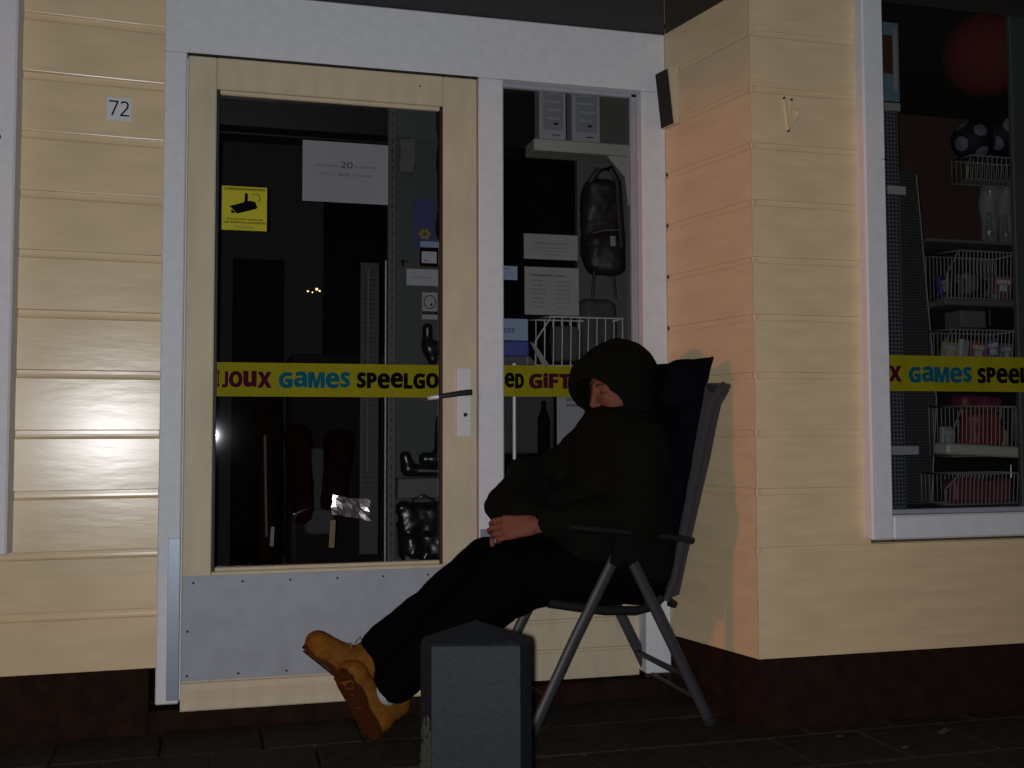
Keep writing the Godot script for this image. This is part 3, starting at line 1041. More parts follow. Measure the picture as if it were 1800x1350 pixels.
	for i in 8:
		for j in 5:
			var q := [pts[i * 6 + j], pts[(i + 1) * 6 + j], pts[(i + 1) * 6 + j + 1], pts[i * 6 + j + 1]]
			for f in [[0, 1, 2], [0, 2, 3]]:
				var nn: Vector3 = (q[f[1]] - q[f[0]]).cross(q[f[2]] - q[f[0]]).normalized()
				tri(st, q[f[0]], q[f[1]], q[f[2]], nn if nn.z > 0 else -nn)
	cbox(st, V(0.497, -0.270, -0.535), Vector3(0.065, 0.030, 0.012), 0.004, Basis(Vector3.BACK, -0.16))
	tag(obj("parcel", st, M.foil), "crumpled shiny silver parcel glinting low in the door glass", "parcel")
	# a few small warm lamps deep in the shop
	var lights := [[0.449, 0.736, 0.0045], [0.472, 0.731, 0.0035], [0.494, 0.748, 0.0065], [0.509, 0.739, 0.0045]]
	var names := ["leftmost tiny warm lamp deep in the dark shop behind the door", "second tiny warm lamp from the left deep in the dark shop", "largest tiny warm lamp of the row deep in the shop", "rightmost tiny warm lamp of the row deep in the shop"]
	for i in 4:
		st = begin()
		ball(st, V(lights[i][0], lights[i][1], -2.0), Vector3.ONE * lights[i][2], 8, 10)
		var lm: StandardMaterial3D = M.get("bulb", null)
		if lm == null:
			lm = mat("bulb", lc(0.9, 0.8, 0.6), 0.5)
			lm.emission_enabled = true
			lm.emission = lc(1.0, 0.62, 0.28)
			lm.emission_energy_multiplier = 1.3
		tag(obj("lamp_bulb", st, lm), names[i], "lamp", "tiny warm lamps deep in the shop")
		var om := OmniLight3D.new()
		om.name = "lamp_bulb_glow_%d" % i
		om.position = V(lights[i][0], lights[i][1], -1.985)
		om.light_energy = 0.0006
		om.light_color = lc(1.0, 0.62, 0.28)
		om.light_size = 0.005
		om.omni_range = 10.0
		om.omni_attenuation = 2.0
		om.shadow_enabled = true
		add_child(om)
	# sidelight: shelf with two boxes, brackets, wall panel, bags
	var sh := thing("wall_shelf", "white shelf on a bracket high behind the sidelight pane", "shelf", V(1.33, 1.07, -0.30))
	obj("board", bx(1.146, 1.545, 1.070, 1.116, -0.37, -0.25, 0.004), M.shelf_white, sh)
	st = begin()
	prism(st, PackedVector2Array([Vector2(1.545, 1.069), Vector2(1.545, 0.88), Vector2(1.525, 0.88), Vector2(1.512, 0.99), Vector2(1.44, 1.069)]), V(0, 0, -0.262), Vector3(1, 0, 0), Vector3(0, 1, 0), Vector3(0, 0, 0.005))
	obj("bracket", st, M.shelf_white, sh)
	obj("wall_panel", bx(1.40, 1.70, -0.868, 1.50, -0.53, -0.50), M.shelf_grey, sh)
	var bl := ["left one of two white boxes on the high shelf behind the sidelight", "right one of two white boxes on the high shelf behind the sidelight"]
	for i in 2:
		var x0: float = [1.182, 1.313][i]
		var w: float = [0.108, 0.116][i]
		var bo := thing("white_box", bl[i], "box", V(x0 + w / 2, 1.117, -0.35), "white boxes on the high shelf")
		obj("carton", bx(x0, x0 + w, 1.1172, 1.385, -0.365, -0.30, 0.003), M.box_white, bo)
		obj("print", bx(x0 + 0.016, x0 + w - 0.014, 1.165, 1.37, -0.2995, -0.2985, 0.0002), M.box_print, bo)
		st = begin()
		for k in 5:
			cbox(st, V(x0 + w / 2 + 0.006 * sin(k * 2.0), 1.21 + k * 0.033, -0.298), Vector3(w * (0.22 + 0.05 * (k % 3)), 0.004, 0.0004))
		obj("print_lines", st, M.box_white, bo)
		obj("mark", bx(x0 + w * 0.48, x0 + w * 0.76, 1.145, 1.149, -0.2995, -0.2986), M.ink, bo)
		st = begin()
		ball(st, V(x0 + w * 0.62, 1.19, -0.298), Vector3(0.009, 0.005, 0.001), 6, 8)
		obj("mark", st, M.ink, bo)
	bag = thing("shoulder_bag", "brown leather shoulder bag hanging at the right of the sidelight", "bag", V(1.45, 0.62, -0.37))
	obj("body", soft([rbox(V(1.452, 0.82, -0.37), Vector3(0.078, 0.18, 0.05), B, 0.045), rbox(V(1.46, 0.70, -0.345), Vector3(0.075, 0.08, 0.05), B, 0.04)], 0.009, 0.014, 8.0), M.bag_brown, bag)
	st = begin()
	tube(st, [V(1.40, 0.98, -0.34), V(1.43, 1.03, -0.33), V(1.48, 1.04, -0.33), V(1.51, 0.99, -0.33), V(1.515, 0.72, -0.30)], 0.008, 0.008, 8, Vector3.RIGHT, 1.8)
	tube(st, [V(1.41, 0.63, -0.33), V(1.405, 0.53, -0.34)], 0.006, 0.006, 8)
	tube(st, [V(1.49, 0.63, -0.33), V(1.50, 0.53, -0.34)], 0.006, 0.006, 8)
	obj("strap", st, M.bag_brown, bag)
	obj("tag", bx(1.462, 0.0 + 1.484, 0.725, 0.765, -0.290, -0.2885, 0.0005), M.paper_grey, bag)
	st = begin()
	tube(st, [V(1.395, 0.775, -0.30), V(1.44, 0.785, -0.287), V(1.50, 0.79, -0.29)], 0.003, 0.003, 6)
	obj("zip", st, M.shelf_grey, bag)
	tag(obj("clothes", soft([rbox(V(1.25, 0.90, -0.42), Vector3(0.10, 0.15, 0.05), B, 0.04)], 0.012, 0.02, 6.0), M.print_black), "dark clothes hanging below the shelf behind the sidelight", "clothes")
	tag(obj("backpack", soft([rbox(V(1.43, 0.41, -0.36), Vector3(0.075, 0.12, 0.045), B, 0.04)], 0.009, 0.010, 9.0), M.bag_grey), "grey backpack behind the wire basket in the sidelight", "backpack")
	wire_basket("white wire basket behind the sidelight above the yellow banner", 1.14, 1.48, 0.255, 0.436, -0.33, -0.22, 0.17, M.wire_white, 10)
	tag(obj("cloth", soft([rbox(V(1.27, 0.34, -0.27), Vector3(0.055, 0.07, 0.03), B, 0.02)], 0.009, 0.010, 9.0), M.bag_grey), "folded grey cloth inside the white wire basket", "cloth")
	# a brush and dustpan set in its package
	var br := thing("brush_set", "blue and white packaged brush with fanned bristles behind the sidelight", "brush", V(1.06, 0.26, -0.2))
	obj("label_card", bx(0.94, 1.105, 0.345, 0.424, -0.205, -0.200), M.sticker_blue, br)
	obj("brush_back", bx(0.94, 1.110, 0.285, 0.3445, -0.215, -0.197, 0.006), M.label_blue, br)
	st = begin()
	for i in 24:
		var x := 0.955 + i * 0.0068
		tube(st, [V(x, 0.286, -0.205), V(x + 0.012 + 0.0012 * i, 0.232, -0.195)], 0.0013, 0.001, 5)
	obj("bristles", st, M.paper, br).set_meta("kind", "stuff")
	st = begin()
	prism(st, PackedVector2Array([Vector2(1.113, 0.34), Vector2(1.132, 0.33), Vector2(1.185, 0.255), Vector2(1.165, 0.245)]), V(0, 0, -0.205), Vector3(1, 0, 0), Vector3(0, 1, 0), Vector3(0, 0, 0.01))
	obj("dustpan_edge", st, M.paper_grey, br)
	st = begin()
	text_fit(st, "SET", font(true), 0.975, 1.012, 0.398, 0.414, -0.1995)
	text_fit(st, "VEGER", font(true), 0.985, 1.055, 0.372, 0.390, -0.1995)
	obj("print", st, M.label_blue, br)
	# below the banner
	st = begin()
	tube(st, [V(1.052, -0.09, -0.2), V(1.052, 0.26, -0.2)], 0.0075, 0.0075, 12)
	tag(obj("pole", st, M.brushed_steel), "thin silver pole behind the sidelight below the banner", "pole")
	tag(obj("cloth", soft([rbox(V(1.12, 0.04, -0.26), Vector3(0.10, 0.11, 0.02), B, 0.018)], 0.010, 0.014, 6.0, Vector3(1, 0.2, 1)), M.cloth_grey), "grey cloth hanging behind the silver pole", "cloth")
	tag(obj("bottle", soft([cap(V(1.155, -0.06, -0.17), V(1.155, 0.05, -0.17), 0.024, 0.022, 0.02), cap(V(1.155, 0.05, -0.17), V(1.155, 0.115, -0.17), 0.014, 0.010, 0.02)], 0.006), M.print_black), "black bottle shape between the pole and the white sheet", "bottle")
	var gs := thing("notice", "white sheet behind the sidelight just left of the hooded head", "notice", V(1.26, 0.05, -0.12))
	obj("sheet", bx(1.19, 1.34, -0.12, 0.135, -0.124, -0.120), M.paper, gs)
	st = begin()
	text_fit(st, "Nieuwe", font(true), 1.226, 1.272, 0.121, 0.131, -0.1195)
	text_fit(st, "Gratis", font(true), 1.226, 1.272, 0.101, 0.112, -0.1195)
	obj("print", st, M.ink, gs)

func window_goods() -> void:
	var st: SurfaceTool
	var z := 0.4785
	# poster, perforated column and panel at the left side of the window
	var po := thing("poster", "pale blue poster with a dark picture at the left edge of the right window", "poster", V(2.33, 1.2, 0.28))
	obj("sheet", bx(2.26, 2.362, 1.19, 1.478, 0.274, 0.278), M.poster, po)
	obj("picture", bx(2.27, 2.336, 1.29, 1.43, 0.2785, 0.2795), M.poster_dark, po)
	obj("border", bx(2.338, 2.352, 1.23, 1.455, 0.2785, 0.2795), M.paper_grey, po)
	var c := thing("perforated_column", "narrow grey perforated metal column at the left edge of the right window", "display column", V(2.36, -0.26, 0.22))
	obj("column", bx(2.29, 2.388, -0.27, 1.19, 0.20, 0.228, 0.002), M.mesh_column, c)
	obj("price_strip", bx(2.33, 2.395, 1.172, 1.20, 0.229, 0.233), M.paper_grey, c)
	obj("price_strip", bx(2.335, 2.41, 0.865, 0.895, 0.229, 0.233), M.shelf_white, c)
	obj("price_strip", bx(2.30, 2.43, -0.075, -0.045, 0.229, 0.245), M.box_white, c)
	c = thing("perforated_panel", "large dark perforated metal panel behind the narrow column in the right window", "display panel", V(2.58, -0.268, 0.03))
	st = begin()
	prism(st, PackedVector2Array([Vector2(2.44, 1.02), Vector2(2.60, 1.0), Vector2(2.665, 0.13), Vector2(2.632, -0.268), Vector2(2.40, -0.268)]), V(0, 0, 0.012), Vector3(1, 0, 0), Vector3(0, 1, 0), Vector3(0, 0, 0.015))
	obj("panel", st, M.mesh_panel, c)
	st = begin()
	tube(st, [V(2.603, 1.0, 0.028), V(2.668, 0.13, 0.028), V(2.635, -0.268, 0.028)], 0.003, 0.003, 6)
	obj("edge", st, M.wire_dim, c)
	structure("window_deck", bx(2.06, 4.1, -0.34, -0.268, -0.8, 0.33), M.room_dark)
	# red paper lantern
	var l := thing("paper_lantern", "big dark red paper lantern at the top of the right window", "lantern", V(3.06, 1.4, -0.12))
	st = begin()
	for i in 24:
		var a0 := PI * (i + 0.15) / 24.0
		if i == 0 or i == 23:
			continue
		var ring := []
		for k in 25:
			ring.append(V(3.06 + 0.178 * sin(a0) * cos(TAU * k / 24.0), 1.56 + 0.165 * cos(a0), -0.12 + 0.178 * sin(a0) * sin(TAU * k / 24.0)))
		tube(st, ring, 0.0016, 0.0016, 5)
	obj("hoops", st, M.lantern_red, l)
	st = begin()
	ball(st, V(3.06, 1.56, -0.12), Vector3(0.176, 0.163, 0.176), 20, 28)
	obj("shade", st, M.lantern_red, l)
	st = begin()
	ball(st, V(3.20, 1.66, 0.02), Vector3(0.13, 0.12, 0.13), 16, 22)
	tag(obj("paper_lantern", st, M.lantern_red), "smaller dark red lantern partly behind the window post, top right", "lantern")
	# footballs
	var fl := ["left football of the two on the rack in the right window", "right football, half behind the post in the right window"]
	var fp := [[2.862, 1.150, 0.03, 0.082], [3.02, 1.185, 0.03, 0.086]]
	for i in 2:
		var b := thing("football", fl[i], "football", V(fp[i][0], fp[i][1] - fp[i][3], fp[i][2]), "footballs in the right window")
		st = begin()
		ball(st, V(fp[i][0], fp[i][1], fp[i][2]), Vector3.ONE * fp[i][3], 20, 30)
		obj("skin", st, M.ball_black, b)
		var gr := (1.0 + sqrt(5.0)) / 2.0
		for v in [Vector3(0, 1, gr), Vector3(0, -1, gr), Vector3(1, gr, 0), Vector3(-1, gr, 0), Vector3(gr, 0, 1), Vector3(-gr, 0, 1), Vector3(1, -gr, 0), Vector3(-1, -gr, 0)]:
			var n: Vector3 = (Basis.from_euler(Vector3(0.3 + i, 0.5 * i - 0.2, 0.2)) * v).normalized()
			if n.z < -0.2:
				continue
			st = begin()
			var u := n.cross(Vector3.UP).normalized()
			var w := n.cross(u)
			var poly := []
			for k in 12:
				var a := TAU * k / 12.0
				poly.append((n + (u * cos(a) + w * sin(a)) * (0.30 + 0.05 * (absf(v.x) + absf(v.y) * 0.5))).normalized())
			for k in 12:
				for f in [[n, poly[k], poly[(k + 1) % 12]]]:
					var q := []
					for e in f:
						q.append(V(fp[i][0], fp[i][1], fp[i][2]) + e * (fp[i][3] * 1.030 if e == n else fp[i][3] * 1.010))
					tri(st, q[0], q[1], q[2], (f[0] + f[1] + f[2]).normalized())
			obj("patch", st, M.ball_white, b)
	wire_basket("dim wire rack holding the footballs in the right window", 2.80, 3.06, 0.985, 1.075, -0.02, 0.07, 0.05, M.wire_dim, 12)
	# glassware
	var gl := [["clear wrapped vase left of two below the footballs", 2.965, 0.03], ["clear wrapped vase close to the window post below the footballs", 3.04, 0.025]]
	for g in gl:
		var v := thing("vase", g[0], "vase", V(g[1], 0.75, -0.02), "vases in the right window")
		st = begin()
		tube(st, [V(g[1], 0.755, -0.02), V(g[1] + 0.004, 0.85, -0.02), V(g[1] - 0.006, 0.90, -0.02), V(g[1] + 0.012, 0.97, -0.02)], g[2], g[2] * 1.35, 14)
		obj("wrapping", st, M.cello, v)
		obj("content", soft([cap(V(g[1], 0.77, -0.02), V(g[1], 0.87, -0.02), g[2] * 0.6, g[2] * 0.4, 0.01)], 0.007, 0.008, 20.0), M.bag_black, v)
	tag(obj("shelf", bx(2.62, 3.3, 0.735, 0.747, -0.10, 0.06, 0.002), M.shelf_grey), "thin dim shelf under the vases in the right window", "shelf")
	# shelves with baskets
	var B := Basis.IDENTITY
	wire_basket("topmost dim wire basket of small toys in the right window", 2.655, 2.985, 0.51, 0.69, -0.02, 0.125, 0.14, M.wire_dim, 20)
	tag(obj("shelf", bx(2.64, 3.2, 0.482, 0.505, -0.04, 0.135, 0.003), M.shelf_grey), "pale shelf edge under the topmost basket in the right window", "shelf")
	var rng := RandomNumberGenerator.new()
	rng.seed = 8
	var toys := thing("toy_heap", "heap of small wrapped toys inside the topmost basket", "toys", V(2.85, 0.52, 0.05))
	for i in 9:
		var s := soft([ell(V(2.70 + 0.032 * i, 0.545 + rng.randf() * 0.04, 0.05), Vector3(0.028, 0.03 + rng.randf() * 0.02, 0.03), B)], 0.007, 0.007, 18.0)
		obj("toy", s, [M.cloth_grey, M.coat_tan, M.bag_grey, M.ball_white][i % 4], toys)
	tag(obj("carton", bx(2.75, 2.862, 0.405, 0.470, -0.02, 0.075, 0.002), M.shelf_grey), "small grey carton under the topmost basket", "box")
	tag(obj("carton", bx(2.872, 3.02, 0.41, 0.478, -0.02, 0.085, 0.002), M.bag_black), "small black carton beside the grey one, under the topmost basket", "box")
	wire_basket("dim wire basket just above the banner in the right window", 2.63, 2.97, 0.27, 0.39, -0.02, 0.125, 0.10, M.wire_dim, 20)
	wire_basket("pale wire basket with red goods below the banner", 2.625, 2.95, -0.085, 0.10, 0.04, 0.178, 0.10, M.wire_dim, 18)
	tag(obj("tray", soft([rbox(V(2.76, -0.065, 0.16), Vector3(0.18, 0.022, 0.045), Basis(Vector3.BACK, -0.05), 0.012)], 0.008), M.shelf_white), "pale tray edge of the basket with red goods", "tray")
	tag(obj("red_bag", soft([rbox(V(2.80, 0.01, 0.11), Vector3(0.075, 0.075, 0.045), B, 0.03)], 0.009, 0.015, 9.0), M.red_stuff), "red plush bag inside the pale basket below the banner", "bag")
	tag(obj("red_bag", soft([rbox(V(2.80, 0.115, 0.09), Vector3(0.09, 0.028, 0.045), B, 0.02)], 0.009, 0.012, 9.0), M.pink_stuff), "dark red bag lying on top of the basket below the banner", "bag")
	tag(obj("white_bag", soft([rbox(V(2.93, 0.03, 0.19), Vector3(0.05, 0.07, 0.02), B, 0.015)], 0.008, 0.008, 9.0), M.shelf_grey), "grey white bag right of the red plush bag", "bag")
	var packs := [[2.66, 0.56, 0.03, "card_blue"], [2.93, 0.57, 0.04, "pink_stuff"], [2.68, 0.31, 0.035, "card_yellow"], [2.745, 0.32, 0.03, "box_white"], [2.81, 0.315, 0.036, "red_stuff"], [2.875, 0.325, 0.03, "card_blue"], [2.935, 0.31, 0.028, "rack_green"], [2.66, -0.01, 0.03, "box_print"], [2.90, -0.02, 0.03, "card_yellow"]]
	var pl := ["small blue packet at the left end of the topmost basket", "small pink packet at the right end of the topmost basket", "yellowish packet at the left of the basket just above the banner", "whitish packet second from left in the basket above the banner", "red packet in the middle of the basket above the banner", "blue packet right of the red one in the basket above the banner", "greenish packet at the right end of the basket above the banner", "grey packet left of the red plush bag below the banner", "yellowish packet right of the red plush bag below the banner"]
	for i in packs.size():
		var q = packs[i]
		var pk := thing("packet", pl[i], "packet", V(q[0], q[1] - 0.03, 0.09), "small packets in the wire baskets")
		st = begin()
		var TB := Basis(Vector3.BACK, rng.randf_range(-0.2, 0.2)) * Basis(Vector3.UP, rng.randf_range(-0.4, 0.4))
		cbox(st, V(q[0], q[1], 0.09), Vector3(q[2] * 0.85, 0.036, 0.010), 0.003, TB)
		obj("pouch", st, M[q[3]], pk)
		st = begin()
		cbox(st, V(q[0], q[1] + 0.012, 0.09) + TB.z * 0.0105, Vector3(q[2] * 0.6, 0.008, 0.0006), 0.0, TB)
		cbox(st, V(q[0], q[1] - 0.012, 0.09) + TB.z * 0.0105, Vector3(q[2] * 0.35, 0.012, 0.0006), 0.0, TB)
		obj("label_print", st, M.box_white if i % 2 else M.paper_grey, pk)
	wire_basket("lowest wire basket, with dark pink goods, in the right window", 2.585, 2.93, -0.262, -0.15, 0.04, 0.178, 0.16, M.wire_dim, 20)
	tag(obj("pink_bag", soft([rbox(V(2.78, -0.215, 0.10), Vector3(0.13, 0.045, 0.045), B, 0.02)], 0.009, 0.012, 9.0), M.pink_stuff), "dark pink goods inside the lowest basket", "bag")
	st = begin()
	tube(st, [V(2.862, -0.165, 0.19), V(2.863, -0.118, 0.19)], 0.003, 0.002, 8)
	tag(obj("glint_strip", st, M.brushed_steel), "tiny bright metal strip under the pale tray", "strip")

# ------------------------------------------------------------------ banners, notices and stickers
func banner(label: String, x0: float, x1: float, y0: float, y1: float, z: float, words: Array) -> void:
	var b := thing("banner", label, "banner", V((x0 + x1) / 2, y0, z), "yellow shop banners on the glass")
	obj("strip", bx(x0, x1, y0, y1, z, z + 0.0008), M.banner, b)
	for w in words:
		var st := begin()
		unicase(st, w[0], w[1], w[2], y0 + 0.030, y0 + 0.083, z + 0.0009)
		obj("lettering", st, w[3], b)

func notice(called: String, label: String, x0: float, x1: float, y0: float, y1: float, z: float, m: Material, lines: Array, category := "notice") -> Node3D:
	var n := thing(called, label, category, V((x0 + x1) / 2, y0, z))
	obj("sheet", bx(x0, x1, y0, y1, z - 0.0008, z), m, n)
	for l in lines:
		var st := begin()
		text_fit(st, l[0], font(l[5]), l[1], l[2], l[3], l[4], z + 0.0003, 0.0003)
		obj("print", st, l[6], n)
	return n

func signs() -> void:
	# the three stretches of the yellow banner
	var z := -0.0352
	banner("yellow banner across the door glass reading JOUX GAMES SPEELGO", 0.0025, 0.7385, 0.1275, 0.239, z, [["I", 0.0040, 0.0110, M.print_purple], ["JOuX", 0.0190, 0.1780, M.print_purple], ["GaMeS", 0.2010, 0.4360, M.print_blue], ["SPeeLGO", 0.4580, 0.7380, M.print_black]])
	banner("yellow banner across the sidelight reading ED GIFTS, beside the head", 0.963, 1.45, 0.134, 0.244, -0.0635, [["eD", 0.980, 1.0505, M.print_black], ["GiFTS", 1.0690, 1.2650, M.print_purple]])
	banner("yellow banner across the right show window reading X GAMES SPEEL", 2.134, 2.78, 0.142, 0.262, 0.459, [["X", 2.168, 2.2188, M.print_purple], ["GaMeS", 2.2451, 2.4929, M.print_blue], ["SPeeL", 2.5156, 2.722, M.print_black]])
	# house number
	var n := thing("house_number", "small white plate with the black house number 72", "house number", V(-0.305, 1.0, 0.0))
	st_plate(n)
	# camera sticker
	var x := 0.012
	var s := thing("camera_sticker", "yellow camera warning sticker with a black security camera on the door glass", "sticker", V(0.08, 0.676, -0.0355))
	obj("sheet", bx(x, x + 0.145, 0.676, 0.822, -0.0358, -0.0350), M.yellow, s)
	var st := begin()
	var o := V(x, 0.676, -0.0349)
	var k := 0.145
	var D := Vector3(0, 0, 0.0005)
	for p in [[0.165, 0.545, 0.62, 0.69, 0.735, 0.67, 0.79, 0.53, 0.74, 0.50, 0.36, 0.385, 0.30, 0.40, 0.285, 0.435], [0.19, 0.46, 0.245, 0.455, 0.30, 0.40, 0.22, 0.385], [0.505, 0.86, 0.57, 0.86, 0.575, 0.68, 0.62, 0.67, 0.46, 0.63, 0.50, 0.68]]:
		var poly := PackedVector2Array()
		for i in range(0, p.size(), 2):
			poly.append(Vector2(p[i], p[i + 1]) * k)
		prism(st, poly, o, Vector3.RIGHT, Vector3.UP, D)
	var ring := []
	for i in 11:
		var a := lerpf(2.6, -1.1, i / 10.0)
		ring.append(o + Vector3(0.75 + 0.095 * cos(a), 0.76 + 0.095 * sin(a), 0.002) * k)
	tube(st, ring, 0.0011, 0.0011, 5)
	obj("camera_print", st, M.ink, s)
	st = begin()
	text_fit(st, "CAMERABEWAKING", font(true), x + 0.006, x + 0.139, 0.809, 0.8175, -0.0349, 0.0003)
	text_fit(st, "WIJ MAKEN OPEN EN", font(true), x + 0.016, x + 0.131, 0.7085, 0.7150, -0.0349, 0.0003)
	text_fit(st, "UW DIEFSTAL OPNAMEN", font(true), x + 0.006, x + 0.139, 0.6985, 0.7055, -0.0349, 0.0003)
	obj("print", st, M.ink, s)
	st = begin()
	text_fit(st, "Politie", font(true), x + 0.045, x + 0.100, 0.682, 0.692, -0.0349, 0.0003)
	var fm := mat("ink_olive", lc(0.22, 0.20, 0.03), 0.7)
	obj("print", st, fm, s)
	# notices taped inside the glass
	var A: Material = M.ink_faded
	notice("notice", "white landscape sheet with a large 20, upper middle of the door glass", 0.273, 0.563, 0.787, 0.994, -0.0415, M.paper, [["20", 0.401, 0.441, 0.906, 0.927, false, M.ink], ["MAXIMAAL", 0.318, 0.392, 0.908, 0.9165, false, A], ["KLANTEN", 0.448, 0.522, 0.908, 0.9165, false, A], ["HOU 1,5", 0.332, 0.385, 0.878, 0.8865, false, A], ["METER", 0.395, 0.432, 0.878, 0.8875, true, A], ["AFSTAND", 0.444, 0.510, 0.878, 0.8865, false, A]])
	notice("notice", "plain white strip notice right of the rack upright on the door glass", 0.627, 0.7375, 0.513, 0.570, -0.0415, M.paper, [["GEEN PINBON", 0.648, 0.718, 0.538, 0.5440, false, A]])
	var rs := notice("sticker", "small dark red framed sticker above the white strip on the door glass", 0.673, 0.7375, 0.580, 0.6465, -0.0415, M.coat_red, [], "sticker")
	obj("label", bx(0.680, 0.732, 0.592, 0.632, -0.0412, -0.0408), M.box_white, rs)
	st = begin()
	tube(st, [V(0.692, 0.624, -0.0405), V(0.699, 0.619, -0.0405), V(0.704, 0.611, -0.0405)], 0.0022, 0.001, 6)
	text_fit(st, "INFO", font(true), 0.687, 0.703, 0.597, 0.6025, -0.0406, 0.0003)
	obj("print", st, M.ink, rs)
	rs = notice("sticker", "square white sticker with a black ring, below the white strip notice", 0.681, 0.7355, 0.397, 0.490, -0.0415, M.paper_grey, [], "sticker")
	st = begin()
	ring = []
	for i in 25:
		var a := TAU * i / 24.0
		ring.append(V(0.7085 + 0.0205 * cos(a), 0.457 + 0.0225 * sin(a), -0.0412))
	tube(st, ring, 0.0014, 0.0014, 6)
	ball(st, V(0.714, 0.448, -0.0412), Vector3(0.003, 0.006, 0.0008), 6, 8)
	cbox(st, V(0.7085, 0.419, -0.0412), Vector3(0.0265, 0.0055, 0.0005))
	obj("print", st, M.ink, rs)
	st = begin()
	text_fit(st, "LET OP", font(true), 0.690, 0.727, 0.4165, 0.4215, -0.0406, 0.0003)
	obj("print", st, M.ink_faded, rs)
	notice("notice", "upper white notice with faint lines on the sidelight pane", 1.054, 1.257, 0.626, 0.717, -0.0700, M.paper_grey, [["MAANDAG EN DINSDAG", 1.096, 1.220, 0.680, 0.688, false, A], ["zijn wij de hele week geopend voor u", 1.083, 1.228, 0.664, 0.6705, false, A], ["en op zondag van twaalf tot vijf uur", 1.083, 1.228, 0.653, 0.6595, false, A], ["tot ziens", 1.140, 1.192, 0.641, 0.647, false, A]])
	var lines := [["Openingstijden", 1.083, 1.157, 0.5645, 0.5725, true, M.ink], ["winter", 1.164, 1.206, 0.5645, 0.5710, true, M.ink]]
	var days := ["Maandag", "Dinsdag", "Woensdag", "Donderdag", "Vrijdag", "Zaterdag", "Zondag"]
	var hours := ["gesloten", "9:30-18:00", "9:30-18:00", "9:30-18:00", "9:30-21:00", "9:30-17:00", "gesloten"]
	var mid := mat("ink_grey", lc(0.055, 0.055, 0.055), 0.95, 0.0, 0.1)
	for i in 7:
		var y := 0.5445 - 0.0155 * i
		lines.append([days[i], 1.083, 1.083 + 0.0058 * days[i].length(), y, y + 0.0072, false, mid])
		lines.append([hours[i], 1.224 - 0.0056 * hours[i].length(), 1.224, y, y + 0.0072, false, A])
	notice("opening_hours", "larger white opening hours list below the faint notice on the sidelight", 1.056, 1.260, 0.426, 0.598, -0.0700, M.paper_grey, lines)
	notice("card", "small pale blue card at the left edge of the sidelight pane", 0.968, 1.030, 0.548, 0.597, -0.0700, M.sticker_blue, [["OPEN", 0.975, 1.000, 0.584, 0.591, true, M.label_blue], ["op zondag", 0.980, 1.018, 0.572, 0.577, false, A], ["tot 17 uur", 0.980, 1.018, 0.562, 0.567, false, A]], "card")

func st_plate(n: Node3D) -> void:
	var zz := 0.0340
	var B := Basis(Vector3.UP, 0.075)
	var c := V(-0.3075, 1.038, 0.002)
	var st := begin()
	cbox(st, Vector3.ZERO, Vector3(0.038, 0.0385, 0.002), 0.001)
	var o := obj("plate", st, M.plate_white, n)
	o.position = c + Vector3(0, 0, 0.0125) - n.position
	o.basis = B
	st = begin()
	var f := font(false)
	text_fit(st, "72", f, -0.030, 0.030, -0.022 - EYE, 0.027 - EYE, 0.002, 0.0006)
	var d := obj("digits", st, M.ink, n)
	d.position = o.position
	d.basis = B

# ------------------------------------------------------------------ chair, person, bollard
# a point of the chair's own upright plane: x and height, and how far across (0.542 near side, 0.36 middle, 0.165 far side)
func C(x: float, y: float, across: float) -> Vector3:
	return V(x, y, across - SLOPE * x)

